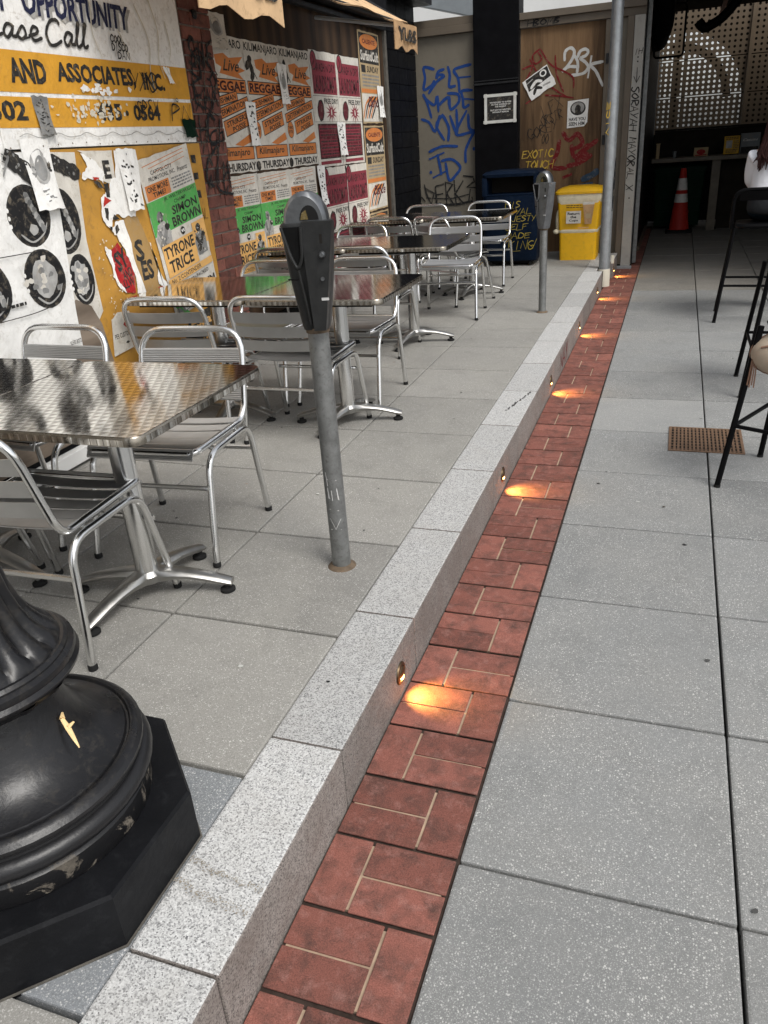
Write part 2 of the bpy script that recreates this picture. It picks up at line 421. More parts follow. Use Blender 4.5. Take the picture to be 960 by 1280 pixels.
LET = {  # one-line letters for hand-sprayed tags, unit box
 'A': [[(0, 0), (.45, 1), (1, 0)], [(.2, .38), (.8, .35)]], 'B': [[(0, 0), (.05, 1), (.8, .85), (.1, .52), (.95, .3), (0, 0)]],
 'C': [[(1, .85), (.4, 1), (0, .5), (.4, 0), (1, .15)]], 'D': [[(.05, 0), (.1, 1), (.95, .6), (.7, .1), (0, 0)]],
 'E': [[(1, 1), (.1, .95), (.05, 0), (1, .05)], [(.1, .5), (.8, .55)]], 'F': [[(1, 1), (.1, .95), (.05, 0)], [(.1, .5), (.8, .55)]],
 'G': [[(1, .9), (.4, 1), (0, .5), (.4, 0), (1, .1), (.95, .45), (.55, .42)]], 'H': [[(0, 1), (.05, 0)], [(1, 1), (.95, 0)], [(0, .5), (1, .55)]],
 'I': [[(.5, 1), (.45, 0)]], 'J': [[(.9, 1), (.8, .1), (.3, 0), (0, .25)]], 'K': [[(.05, 1), (.1, 0)], [(.95, 1), (.12, .45), (1, -.05)]],
 'L': [[(.1, 1), (.05, .02), (1, .05)]], 'M': [[(0, 0), (.15, 1), (.5, .3), (.85, 1), (1, 0)]], 'N': [[(0, 0), (.08, 1), (.9, 0), (1, 1)]],
 'O': [[(.5, 1), (0, .5), (.5, 0), (1, .5), (.5, 1)]], 'P': [[(.05, 0), (.1, 1), (.9, .8), (.1, .45)]],
 'Q': [[(.5, 1), (0, .5), (.5, 0), (1, .5), (.5, 1)], [(.6, .3), (1, -.1)]], 'R': [[(.05, 0), (.1, 1), (.9, .8), (.15, .48), (1, 0)]],
 'S': [[(.95, .9), (.4, 1), (.05, .75), (.9, .35), (.5, 0), (0, .12)]], 'T': [[(0, .97), (1, 1)], [(.5, 1), (.48, 0)]],
 'U': [[(.03, 1), (.1, .1), (.6, 0), (.95, .3), (1, 1)]], 'V': [[(0, 1), (.45, 0), (1, 1)]], 'W': [[(0, 1), (.25, 0), (.5, .7), (.75, 0), (1, 1)]],
 'X': [[(0, 1), (1, 0)], [(1, 1), (0, 0)]], 'Y': [[(0, 1), (.5, .5)], [(1, 1), (.3, 0)]], 'Z': [[(0, 1), (1, .95), (0, .03), (1, 0)]],
 '2': [[(.05, .75), (.5, 1), (.85, .7), (0, 0), (1, .05)]], '.': [[(.45, .05), (.55, .0)]], '-': [[(.1, .5), (.9, .5)]],
}
class Print:
    """flat print: sheets, type and strokes laid in thin layers on a plane (origin o, right u, up v)"""
    def __init__(s, o, u, v, gap=.0004):
        s.o = Vector(o); s.u = Vector(u).normalized(); s.v = Vector(v).normalized(); s.n = s.u.cross(s.v); s.h = gap; s.mb = MB(); s.rot = None
    def at(s, x, y, h):
        return s.o+s.u*x+s.v*y+s.n*h
    def up(s, k=1): s.h += .00006*k
    def poly(s, pts, m):
        s.up(); s.mb.add([s.at(x, y, s.h) for x, y in pts], [tuple(range(len(pts)))], m)
    def sheet(s, pts, m, th=.0008):
        n = len(pts); s.h += th
        v = [s.at(x, y, s.h) for x, y in pts]+[s.at(x, y, s.h-th-.0003) for x, y in pts]
        s.mb.add(v, [tuple(range(n))]+[(i, i+n, (i+1) % n+n, (i+1) % n) for i in range(n)], m)
    def rect(s, x0, y0, x1, y1, m, rot=0, j=0):
        cx, cy = (x0+x1)/2, (y0+y1)/2; c, sn = cos(rot), sin(rot)
        P = [(x0, y0), (x1, y0), (x1, y1), (x0, y1)]
        s.poly([(cx+(x-cx)*c-(y-cy)*sn+random.uniform(-j, j), cy+(x-cx)*sn+(y-cy)*c+random.uniform(-j, j)) for x, y in P], m)
    def disc(s, x, y, rx, ry, m, n=20, jit=0, rot=0):
        c, sn = cos(rot), sin(rot)
        pts = []
        for k in range(n):
            a = 2*pi*k/n; q = 1+random.uniform(-jit, jit); px, py = rx*q*cos(a), ry*q*sin(a)
            pts.append((x+px*c-py*sn, y+px*sn+py*c))
        s.poly(pts, m)
    def star(s, x, y, r0, r1, m, n=12, sq=1.):
        s.up(); P = []
        for k in range(2*n):
            r = (r1 if k % 2 == 0 else r0)*random.uniform(.85, 1.1); a = pi*k/n; P.append((x+r*cos(a), y+sq*r*sin(a)))
        v = [s.at(x, y, s.h)]+[s.at(a, b, s.h) for a, b in P]; N = len(P)
        s.mb.add(v, [(0, i+1, (i+1) % N+1) for i in range(N)], m)
    def text(s, t, x0, y0, x1, y1, m, bold=.015, shear=0, rot=0):
        s.up(); v, f = text_geo(t, bold, shear); cx, cy = (x0+x1)/2, (y0+y1)/2; c, sn = cos(rot), sin(rot); P = []
        for a, b in v:
            x = (a-.5)*(x1-x0); y = (b-.5)*(y1-y0); P.append(s.at(cx+x*c-y*sn, cy+x*sn+y*c, s.h))
        s.mb.add(P, f, m)
    def lines(s, x0, y0, x1, y1, n, m, fill=.55):
        """small illegible type: rows of word-like dashes"""
        s.up(); dy = (y1-y0)/n
        for k in range(n):
            x = x0
            while x < x1-.004:
                w = min(random.uniform(.012, .04), x1-x); yb = y0+dy*(k+.22)
                P = [(x, yb), (x+w, yb), (x+w, yb+dy*fill), (x, yb+dy*fill)]
                s.mb.add([s.at(a, b, s.h) for a, b in P], [(0, 1, 2, 3)], m); x += w+.006
    def stroke(s, pts, w, m, smooth=True, taper=0):
        P = spline(pts) if smooth else [Vector((p[0], p[1], 0)) for p in pts]
        n = len(P); L = []; R = []; s.up()
        for i, p in enumerate(P):
            d = (P[min(n-1, i+1)]-P[max(0, i-1)])
            d = d.normalized() if d.length > 1e-6 else Vector((1, 0, 0)); q = Vector((-d.y, d.x, 0))
            ww = w/2*(1+random.uniform(-.12, .12))*(1-taper*i/max(1, n-1)); h = s.h+.000005*i
            e = p
            if i == 0: e = p-d*w*.3
            if i == n-1: e = p+d*w*.3
            if i in (0, n-1): ww *= .6
            L.append(s.at(e.x+q.x*ww, e.y+q.y*ww, h)); R.append(s.at(e.x-q.x*ww, e.y-q.y*ww, h))
        s.h += .000005*n
        s.mb.add(L+R, [(i, n+i, n+i+1, i+1) for i in range(n-1)], m)
    def tag(s, t, x0, y0, x1, y1, w, m, jit=.06, slant=.15, sm=False, rot=0):
        n = len(t); cw = (x1-x0)/n; cx, cy = (x0+x1)/2, (y0+y1)/2; c, sn = cos(rot), sin(rot)
        for i, ch in enumerate(t):
            for st in LET.get(ch, []):
                P = []
                for a, b in st:
                    x = x0+cw*(i+.08+.84*(a+random.uniform(-jit, jit)))+slant*(b-.5)*(y1-y0); y = y0+(y1-y0)*(b+random.uniform(-jit, jit))
                    P.append((cx+(x-cx)*c-(y-cy)*sn, cy+(x-cx)*sn+(y-cy)*c))
                s.stroke(P, w, m, sm or ch in 'OSCGQUDBPR', 0)
    def build(s, name, parent=None): return s.mb.build(name, parent)
    def flush(s, name, parent=None, via=None):
        o = s.mb.build(name, None if via else parent); s.mb = MB()
        return via(o, parent) if via else o
def ragged(x0, y0, x1, y1, j=.006, step=.05, keep=()):
    """rectangle outline with a torn, uneven edge"""
    P = []
    def side(a, b, torn):
        n = max(1, int(math.hypot(b[0]-a[0], b[1]-a[1])/step))
        for k in range(n):
            t = k/n; jj = j if torn else .0008
            P.append((a[0]+(b[0]-a[0])*t+random.uniform(-jj, jj), a[1]+(b[1]-a[1])*t+random.uniform(-jj, jj)))
    C = [(x0, y0), (x1, y0), (x1, y1), (x0, y1)]
    for i in range(4): side(C[i], C[(i+1) % 4], i not in keep)
    return P
YU, ZU, XU = (0, 1, 0), (0, 0, 1), (1, 0, 0)
ZK = .185
# ================================================================== SETTING: ground, paving, kerb
g = MB(); g.box(-60, 60, -60, 60, -.3, -.06, 'soil'); tag(g.build('ground'), kind='structure')
b = MB(); b.box(.0, 5.6, -3.0, 17.6, -.059, -.03, 'joint_dark'); plaza = tag(b.build('plaza_paving'), kind='structure')
def tile_mesh(w, d, mat, th=.05, bev=.006):
    b = MB(); b.box(-w/2, w/2, -d/2, d/2, -th, 0, mat, bev); return b.mesh('tile')
P_ = .6063
tm = {k: tile_mesh(P_-.007, P_-.009, k) for k in ('plaza_concrete', 'plaza_concrete_pale', 'plaza_concrete_brown')}
for i in range(9):
    for j in range(-6, 27):
        y0 = 1.25+P_*j
        if y0 > 17: continue
        if i > 3 and (j > 14 or j < -2): continue
        k = 'plaza_concrete_pale' if (i == 0 and j == 5) else ('plaza_concrete_brown' if j > 11 else 'plaza_concrete')
        inst(tm[k], 'tile', plaza, (.0015+P_*(i+.5)+random.uniform(-.001, .001), y0+P_/2, random.uniform(-.0012, .0012)),
             (random.uniform(-.0015, .0015), random.uniform(-.0015, .0015), random.uniform(-.0012, .0012)))
# brick edging strip between kerb and plaza: modules of three pavers
b = MB(); b.box(-.312, .0050, -2.0, 14.4, -.059, -.0085, 'brick_joint')
BD = .205
nmod = int(13.2/BD)
for k in range(-4, nmod):
    y0 = .841+BD*k
    b.box(-.300, -.013, y0+.013, y0+BD-.013, -.0083, -.0012, 'mortar_tan')
edging = tag(b.build('brick_edging'), kind='structure')
def paver(w, d):
    b = MB(); b.box(-w/2, w/2, -d/2, d/2, -.0021, .0032, 'paver_red', .0022); return b.mesh('brick')
pv = paver(.0995, .1945); ph = paver(.1985, .0945)
for k in range(-4, nmod):
    y0 = .841+BD*k; yc = y0+BD/2; left = (k % 2 == 0)
    x0, x1 = -.3065, -.0015
    dz = random.uniform(-.0018, .0012)
    sx = x0+.04975 if not left else x1-.04975
    hx = x1-.09925 if not left else x0+.09925
    for me, x, y in ((pv, sx, yc), (ph, hx, yc-.05), (ph, hx, yc+.05)):
        inst(me, 'brick', edging, (x, y, dz+random.uniform(-.0008, .0006)), (random.uniform(-.006, .006), random.uniform(-.006, .006), random.uniform(-.004, .004)))
random.seed(23)
p = Print((0, 0, .0012), XU, YU, .0004)
for k in range(46):
    y_ = random.uniform(.7, 8)
    p.disc(random.uniform(.03, 1.9), y_, random.uniform(.003, .010), random.uniform(.003, .008), random.choice(['ink_black', 'gum_grey', 'gum_grey', 'gum_pale']), 9, .3)
tag(p.build('gum_spots', plaza), kind='stuff')
# raised terrace
b = MB(); b.box(-3.2, -.51, -3.0, 10.3, -.059, ZK-.032, 'joint_dark'); terrace = tag(b.build('terrace_paving'), kind='structure')
tt = {}
TX = [(-1.0905, -.509), (-1.6925, -1.0975), (-2.296, -1.698), (-2.66, -2.30)]
for i, (xa, xb) in enumerate(TX):
    for j in range(-6, 15):
        y0 = 1.198+.597*j; blue = (i == 0 and j in (-1,))
        k = (i, 'terrace_concrete_blue' if blue else 'terrace_concrete')
        if k not in tt: tt[k] = tile_mesh(xb-xa, .597-.0115, k[1])
        inst(tt[k], 'tile', terrace, ((xa+xb)/2, y0+.2985, ZK+random.uniform(-.001, .001)), (random.uniform(-.0012, .0012), random.uniform(-.0012, .0012), 0))
p = Print((0, 0, ZK+.0022), XU, YU, .0004)
for k in range(40): p.disc(random.uniform(-2.2, -.55), random.uniform(1.4, 7.5), random.uniform(.003, .009), random.uniform(.003, .007), random.choice(['gum_grey', 'gum_grey', 'gum_pale', 'leather_brown']), 8, .35)
tag(p.build('gum_spots', terrace), kind='stuff')
# kerb of granite stones
b = MB(); b.box(-.50, -.318, -2.0, 9.95, -.059, ZK-.02, 'joint_dark'); kerb = tag(b.build('kerb'), kind='structure')
def kerb_mesh(x0, x1, L):
    b = MB(); b.box(x0, x1, -L/2, L/2, -.05, ZK, 'granite_top', .006)
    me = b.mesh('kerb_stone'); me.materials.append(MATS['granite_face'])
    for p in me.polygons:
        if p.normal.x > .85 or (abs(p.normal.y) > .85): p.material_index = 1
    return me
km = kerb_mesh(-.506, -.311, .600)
y = .735
for k in range(-4, 13):
    inst(km, 'kerb_stone', kerb, (random.uniform(-.0015, .0015), .735+.605*k+.3025, random.uniform(-.0008, .0008)))
yk = .735+.605*13
kn = kerb_mesh(-.506, -.375, .66); inst(kn, 'kerb_stone', kerb, (0, yk+.335, 0))
ke = kerb_mesh(-.506, -.255, .66); inst(ke, 'kerb_stone', kerb, (0, yk+.67+.33, 0))
# ================================================================== KERB LIGHTS
for k, (ly, lab) in enumerate([(1.79, 'round bronze kerb light nearest the camera, beside the black lamp post'), (3.35, 'round bronze kerb light just past the nearer parking meter'),
                     (4.91, 'round bronze kerb light third along, glowing on the bricks below the long stain'), (6.5, 'round bronze kerb light just past the red paint on the kerb'), (8.05, 'round bronze kerb light at the kerb end before the steel pole'),
                     (9.36, 'round bronze kerb light past the steel pole, by the grey door post')]):
    fx = -.311 if k < 5 else -.255
    r = empty('kerb_light', (fx, ly, .088), lab, 'light', group='round lights set in the kerb face')
    b = MB(); pr = [(.024, .0), (.026, .006), (.034, .005), (.037, .0)]
    T = Matrix.Rotation(pi/2, 4, 'Y')
    b.lathe(pr, 'bronze', 24, caps=False, T=T); b.build('bezel', r)
    b = MB(); b.prism([(.0245*cos(a), .0245*sin(a)) for a in (2*pi*i/20 for i in range(20))], .0008, .0016, 'black_plastic', 'x'); b.build('backplate', r)
    b = MB(); b.ball((0.001, 0, .004), .024, 'bronze', 14, 8, sx=.42, sz=.85)
    b.build('hood', r)
    b = MB(); b.ball((.004, .004, -.0175), .008, 'lamp_glow', 10, 6, sx=.6, sy=1.5); b.build('lens', r)
    ld = bpy.data.lights.new('kerb_lamp', 'SPOT'); ld.energy = 5.5; ld.color = (1, .56, .12); ld.spot_size = radians(100); ld.spot_blend = .9; ld.shadow_soft_size = .006
    lo = bpy.data.objects.new('kerb_lamp', ld); COL.objects.link(lo); lo.parent = r; lo.location = (.016, 0, -.02)
    d = Vector((.055, .01, -.06)); lo.rotation_euler = (-d).to_track_quat('Z', 'Y').to_euler()
# red paint marks low on the kerb face
p = Print((-.3095, 5.35, .02), YU, ZU, .0006)
p.tag('NAY', .0, .01, .42, .13, .022, 'spray_red'); p.build('red_paint', kerb)
p = Print((-.47, 3.95, ZK+.001), XU, YU, .0008)
random.seed(3)
for k in range(16): p.disc(.05+.005*k+random.uniform(-.006, .006), .05+.022*k, random.uniform(.003, .009), random.uniform(.004, .012), 'spray_black', 9, .3)
p.disc(.02, -2.37, .006, .004, 'spray_black', 10, .3)
p.flush('tar_stain', kerb)
for ya in (-3.03, -3.09):
    for k in range(130):
        t_ = random.random(); p.disc(-.03+.185*t_, ya+.03*(1-t_)**2+random.gauss(0, .005), random.uniform(.0008, .0028), random.uniform(.0008, .0022), 'stain_tan', 6, .4)
tag(p.build('brown_stain', kerb), kind='stuff')
# ================================================================== SHOPFRONT (left)
random.seed(11)
XW = -2.35
shop = MB()
shop.box(-3.0, -2.372, -3.0, 4.47, -.05, 4.4, 'stone_grey')
shop.box(-3.0, -2.36, 4.472, 4.80, -.05, 4.4, 'wall_mortar')
shop.box(-3.0, -2.49, 4.802, 8.28, -.05, 4.4, 'black_paint')
shop.box(-3.0, -2.68, 8.282, 10.02, -.05, 4.4, 'black_paint')
shop.box(-2.68, -2.44, 8.282, 10.02, 2.9, 4.4, 'black_paint')
shop.box(-2.488, -2.40, 4.802, 8.28, 2.62, 4.4, 'black_paint')
shop = tag(shop.build('shopfront'), 'old brick shopfront on the left plastered with posters', 'building')
# brick pier
bk = {}
def wb(w):
    k = round(w, 3)
    if k not in bk:
        b = MB(); b.box(-.02, .012, -w/2, w/2, -.0325, .0325, 'wall_brick', .003); bk[k] = b.mesh('brick')
    return bk[k]
z = .19; row = 0
while z < 2.85:
    yy = 4.474; lens = [.205, .106] if row % 2 == 0 else [.1, .211]
    for L in lens:
        inst(wb(L), 'brick', shop, (-2.362+random.uniform(-.003, .003), yy+L/2, z+.0325), (random.uniform(-.01, .01), random.uniform(-.01, .01), random.uniform(-.012, .012)))
        yy += L+.009
    z += .075; row += 1
b = MB(); b.lathe([(.022, 0), (.026, .01), (.012, .016)], 'dark_metal', 14, T=Matrix.Translation((-2.349, 4.62, 2.27)) @ Matrix.Rotation(pi/2, 4, 'Y')); b.build('anchor_bolt', shop)
p = Print((-2.3475, 4.48, 0), YU, ZU, .002)
for t, za, zb in (('SMF', 2.0, 2.14), ('EAX', 1.80, 1.94), ('HCA', 1.60, 1.74), ('CIM', 1.36, 1.50)):
    p.tag(t, .01, za, .30, zb, .021, 'spray_black', .14, .1); p.flush('black_graffiti', shop); p.tag(t[::-1], .02, za-.05, .28, zb-.06, .012, 'spray_black', .2, .3); p.flush('black_graffiti', shop)
p.stroke([(.0, 1.98), (.12, 1.95), (.10, 2.1), (.25, 2.0), (.3, 1.86)], .014, 'spray_black'); p.flush('black_graffiti', shop)
p.stroke([(.05, 1.5), (.2, 1.58), (.12, 1.36), (.3, 1.3)], .014, 'spray_black'); p.build('black_graffiti', shop)
# boarded window: three plywood sheets
for ya, yb in ((4.803, 5.98), (5.984, 7.15), (7.154, 8.24)):
    b = MB(); b.box(-2.4885, -2.452, ya, yb, .42, 2.64, 'plywood_dark'); b.build('plywood_panel', shop)
b = MB(); b.box(-2.4885, -2.43, 4.803, 8.24, .186, .418, 'black_paint'); b.build('stall_riser', shop)
b = MB(); b.box(-2.4885, -2.425, 8.242, 8.30, .186, 2.66, 'jamb_grey', .006); b.build('window_jamb', shop)
b = MB()
b.box(-2.45, -2.40, 4.81, 8.23, 2.50, 2.53, 'dark_metal'); b.build('shutter_rail', shop)
b = MB(); b.box(-2.445, -2.33, 4.81, 8.23, 2.56, 2.615, 'dark_metal', .004); b.build('transom', shop)
bt = {}
for r_ in range(17):
    for c_ in range(5):
        ya = 8.375+c_*.33
        if 'm' not in bt:
            b = MB(); b.box(-.012, .012, -.1625, .1625, -.0775, .0775, 'black_tile', .003); bt['m'] = b.mesh('wall_tile')
        inst(bt['m'], 'wall_tile', shop, (-2.672+random.uniform(-.001, .001), ya+.165, .27+r_*.16))
# board wall below the sign
b = MB(); b.box(-2.371, -2.345, 3.12, 4.465, .30, 1.605, 'ochre_board', .002); b.build('ochre_board', shop)
b = MB(); b.box(-2.371, -2.348, 1.0, 3.118, .30, 1.605, 'plywood_grey', .002); b.build('plywood_panel', shop)
b = MB(); b.box(-2.371, -2.32, -2.9, 4.465, .20, .268, 'white_render', .004); b.build('baseboard', shop)
b = MB(); b.box(-2.371, -2.362, -2.9, 4.465, .27, .298, 'black_paint'); b.build('plinth_band', shop)
# ---- painted sign
sign = empty('shop_sign', (-2.36, 3.5, 1.61), 'weathered white and ochre painted sign above the posters', 'sign')
def put(o, par):
    o.parent = par; o.matrix_parent_inverse = Matrix.Translation(par.location).inverted() if par.rotation_euler.z == 0 else par.matrix_basis.inverted(); return o
b = MB(); b.box(-2.3705, -2.34, 2.905, 4.432, 1.612, 2.9, 'sign_white', .002); put(b.build('sign_panel'), sign)
b = MB(); b.box(-2.3705, -2.341, 1.3, 2.90, 1.60, 2.9, 'sign_white', .002); put(b.build('sign_panel'), sign)
SX = -2.339
def wallprint(x=SX): return Print((x, 0, 0), YU, ZU)
p = wallprint()
p.rect(2.906, 1.832, 4.431, 1.99, 'sign_amber'); p.rect(2.906, 1.695, 4.431, 1.815, 'sign_amber')
p.rect(1.302, 1.832, 2.9, 1.99, 'sign_amber'); p.rect(1.302, 1.695, 2.9, 1.815, 'sign_amber')
put(p.build('ochre_band'), sign)
p = wallprint(SX+.0012)
for wd in (('OPPORTUNITY', 3.222, 2.118, 3.985, 2.225, 'ink_mid', .03, .18), ('OPPORTUNITY', 3.205, 2.13, 3.965, 2.237, 'ink_navy', .035, .18), ('T', 3.055, 2.13, 3.13, 2.237, 'ink_navy', .03, .18),
           ('AND', 3.035, 1.867, 3.26, 1.962, 'ink_black', .045), ('ASSOCIATES,', 3.33, 1.867, 3.925, 1.962, 'ink_black', .04), ('INC.', 3.99, 1.867, 4.19, 1.95, 'ink_black', .04),
           ('302', 2.87, 1.722, 3.085, 1.80, 'ink_black', .035), ('435', 3.56, 1.722, 3.76, 1.80, 'ink_black', .035), ('0564', 3.86, 1.722, 4.10, 1.80, 'ink_black', .035)):
    p.text(*wd); p.flush('lettering', sign, put)
SCR = {'P': [[(.15, 0), (.3, 1.75), (.85, 1.7), (.9, 1.1), (.3, .9)]], 'l': [[(0, .1), (.5, 1.0), (.75, 1.75), (.45, 1.6), (.35, .3), (.6, 0), (1, .2)]], 'e': [[(0, .3), (.6, .55), (.7, .9), (.35, 1.0), (.15, .5), (.4, 0), (1, .25)]],
       'a': [[(.75, .9), (.35, .95), (.1, .4), (.35, 0), (.7, .5), (.8, .95), (.7, .2), (1, .15)]], 's': [[(0, .1), (.5, .95), (.75, .4), (.45, 0), (.1, .2)], [(.6, .05), (1, .2)]], 'C': [[(.9, 1.5), (.75, 1.75), (.35, 1.6), (.08, .8), (.25, 0), (.6, -.05), (1, .3)]]}
def script(t, x0, y0, cw, h, w, m):
    x = x0
    for ch in t:
        k = 1.35 if ch in 'CP' else (.62 if ch == 'l' else 1.)
        for st in SCR[ch]: p.stroke([(x+cw*k*a+.22*h*c, y0+h*c) for a, c in st], w, m)
        x += cw*k*(1.12 if ch in 'CP' else .98)
script('Please', 2.80, 2.035, .079, .052, .0135, 'ink_black'); p.flush('lettering', sign, put)
script('Call', 3.30, 2.03, .078, .055, .0145, 'ink_black'); p.flush('lettering', sign, put)
p.disc(3.80, 1.757, .013, .013, 'ink_black'); put(p.build('lettering'), sign)
p = wallprint(SX+.0022)
random.seed(5)
for k in range(90):                                   # flaked paint over the number
    a = random.gauss(3.53, .1); z_ = random.gauss(1.765, .035)
    if 1.70 < z_ < 1.86: p.disc(a, z_, random.uniform(.003, .016), random.uniform(.003, .012), 'curtain_cream', 7, .4)
for k in range(14): p.disc(random.gauss(3.62, .09), random.gauss(1.855, .012), random.uniform(.01, .028), random.uniform(.006, .018), 'sign_white', 8, .4)
tag(put(p.build('flaked_paint'), sign), kind='stuff')
p = wallprint(SX+.0098)
p.tag('COOL', 3.765, 2.07, 3.875, 2.10, .007, 'spray_black'); p.flush('black_graffiti', sign, put); p.tag('DISCO', 3.765, 2.035, 3.895, 2.065, .007, 'spray_black'); p.flush('black_graffiti', sign, put); p.tag('DAN', 3.80, 2.0, 3.90, 2.03, .007, 'spray_black')
p.flush('black_graffiti', sign, put); p.tag('YXG', 3.86, 1.87, 4.10, 1.95, .009, 'spray_black', .15); p.flush('black_graffiti', sign, put); p.tag('SPSY', 3.88, 1.73, 4.08, 1.82, .008, 'spray_black', .15)
p.flush('black_graffiti', sign, put); p.tag('PN', 4.19, 1.72, 4.40, 1.80, .009, 'spray_black', .08, .3); p.disc(4.27, 1.825, .012, .011, 'spray_black'); p.disc(4.27, 1.825, .007, .006, 'paper_white')
put(p.build('black_graffiti'), sign)
p = wallprint(SX+.0048)                                # sealant runs and rust drips on the board
for q in (((4.02, 2.25), (4.10, 2.10), (4.07, 1.95), (4.09, 1.86)), ((4.15, 2.3), (4.2, 2.15), (4.17, 2.02), (4.2, 1.93)), ((3.6, 2.3), (3.66, 2.22), (3.64, 2.1), (3.68, 2.0)), ((3.85, 2.12), (3.9, 2.03), (3.92, 1.99)), ((4.28, 2.2), (4.3, 2.08), (4.27, 2.02))):
    p.stroke(q, .010, 'curtain_cream', True, .6)
for k in range(7): p.stroke([(3.0+.2*k, 1.66), (3.05+.2*k, 1.672), (3.12+.2*k, 1.655), (3.2+.2*k, 1.66)], .004, 'ink_mid')
for k in range(16): p.disc(2.93+.1*k, random.uniform(1.617, 1.63), .004, .004, 'rust', 8)
tag(put(p.build('paint_drips'), sign), kind='stuff')
# ---- posters
def place(p, name, label, cat='poster', group=None): return tag(p.build(name), label, cat, group)
def curl(name, y0, z0, y1, z1, x0, bow, mat, label=None, cat='flyer', par=None, twist=0., paint=None):
    """a loose sheet whose lower edge stands off the wall"""
    b = MB()
    def fn(u, v):
        t = 1-v
        return (x0+bow*t*t*(.4+.6*sin(pi*(u*.8+.1)))+.004*sin(9*u+5*v), y0+(y1-y0)*u+twist*t, z0+(z1-z0)*v+.004*sin(12*u))
    b.grid(fn, 6, 10, mat)
    if paint: paint(b, fn)
    o = b.build(name)
    if par: put(o, par)
    else: tag(o, label, cat)
    return o
def ghost(fn_, h=.0012):
    def q(u, v): a = fn_(u, v); return (a[0]+h, a[1], a[2])
    return q
def scribble_sheet(b, fn):
    f = ghost(fn)
    for k in range(26):
        u, v, w = random.uniform(.15, .75), random.uniform(.06, .9), random.uniform(.05, .2)
        b.add([f(u, v), f(min(.95, u+w), v), f(min(.95, u+w), v+.03), f(u, v+.035)], [(0, 1, 2, 3)], 'ink_black')
def drawing_sheet(b, fn):
    f = ghost(fn); g2 = ghost(fn, .002)
    b.add([f(.5+.33*cos(a), .62+.25*sin(a)) for a in (2*pi*k/18 for k in range(18))], [tuple(range(18))], 'ink_mid')
    b.add([g2(.5+.2*cos(a), .6+.18*sin(a)) for a in (2*pi*k/14 for k in range(14))], [tuple(range(14))], 'ink_grey')
    for k in range(9):
        u, v = random.uniform(.2, .7), random.uniform(.1, .3)
        b.add([f(u, v), f(u+.12, v), f(u+.12, v+.015), f(u, v+.015)], [(0, 1, 2, 3)], 'ink_grey')
XL = -2.3435
random.seed(21)
def cymbal(p, x, y, rx, ry, kind):
    p.disc(x, y, rx, ry, 'ink_black', 28, .01); p.disc(x, y, rx*.93, ry*.93, 'spray_black', 26, .01)
    p.stroke([(x-rx*.55, y-ry*.55), (x-rx*.1, y-ry*.83), (x+rx*.5, y-ry*.62), (x+rx*.75, y-ry*.3)], .010, 'ink_mid', True, .5)
    for k in (-.25, 0, .25): p.disc(x-rx*.93, y+ry*k, .008, .010, 'paper_white', 8)
    if kind == 0:
        for k in range(9): p.disc(x+rx*(.05+.06*k), y+ry*(.62-.13*k), .016, .02, 'ink_mid' if k % 2 else 'ink_grey', 9, .25)
        p.disc(x+rx*.05, y-ry*.45, .026, .024, 'ink_mid', 10, .2)
    else:
        p.disc(x-rx*.05, y+ry*.05, rx*.62, ry*.66, 'ink_mid', 16, .12)
        for k in range(16): p.disc(x+random.gauss(-.05, .28)*rx, y+random.gauss(.05, .3)*ry, .018, .014, random.choice(['paper', 'ink_grey', 'ink_mid']), 8, .35)
def hand(p, path, w):
    P = spline(path, 8)
    p.stroke(path, w*1.5, 'ink_black')
    for k in range(30):
        q = random.choice(P); p.disc(q.x+random.gauss(0, w*.3), q.y+random.gauss(0, w*.3), random.uniform(.002, .008), random.uniform(.003, .009), random.choice(['ink_black', 'ink_black', 'ink_black', 'ink_grey']), 7, .35)
    for k in range(4): p.stroke([path[0], (path[0][0]-.01-.012*k, path[0][1]-.0-.02*k), (path[0][0]-.035-.006*k, path[0][1]+.012-.028*k)], .012, 'ink_grey', True, .5)
# photo poster with two dark discs (near) and the one behind it
p = wallprint(XL+.001)
p.sheet([(3.0, .60), (3.30, .86), (3.29, 1.2), (3.34, 1.59), (2.98, 1.602), (2.98, .9)], 'paper')
cymbal(p, 3.16, 1.30, .115, .145, 0); cymbal(p, 3.20, 1.03, .085, .12, 1)
hand(p, [(3.16, 1.56), (3.24, 1.53), (3.32, 1.50)], .045)
place(p, 'photo_poster', 'older black and white photo poster torn at its lower edge, mostly under another')
p = wallprint(XL+.006)
p.sheet([(2.35, .62), (2.86, .585), (3.09, .72), (3.10, .9), (3.15, 1.38), (3.14, 1.60), (2.35, 1.60)], 'paper_white')
cymbal(p, 2.945, 1.345, .13, .13, 0); cymbal(p, 2.95, 1.075, .13, .13, 1)
cymbal(p, 2.6, 1.345, .13, .13, 1); cymbal(p, 2.6, 1.075, .13, .13, 0)
hand(p, [(2.90, 1.585), (2.94, 1.555), (2.98, 1.53), (3.02, 1.49)], .05); hand(p, [(3.06, 1.53), (3.12, 1.53)], .035)
p.stroke([(2.5, 1.205), (2.75, 1.20), (2.9, 1.198)], .004, 'ink_black'); p.stroke([(2.5, .95), (2.8, .945), (2.95, .955)], .004, 'ink_black')
p.lines(2.6, .985, 2.79, 1.01, 1, 'ink_black'); p.lines(2.6, .70, 2.8, .72, 1, 'ink_black'); p.text('KLF.BY.BOTS', 3.0, .755, 3.08, .775, 'ink_black', .02)
place(p, 'photo_poster', 'white photo poster with large round black discs at the left edge')
curl('hanging_flyer', 2.99, 1.36, 3.16, 1.65, XL+.012, .03, 'paper_white', 'curled white flyer with a small drawing, hanging over the disc poster', paint=drawing_sheet)
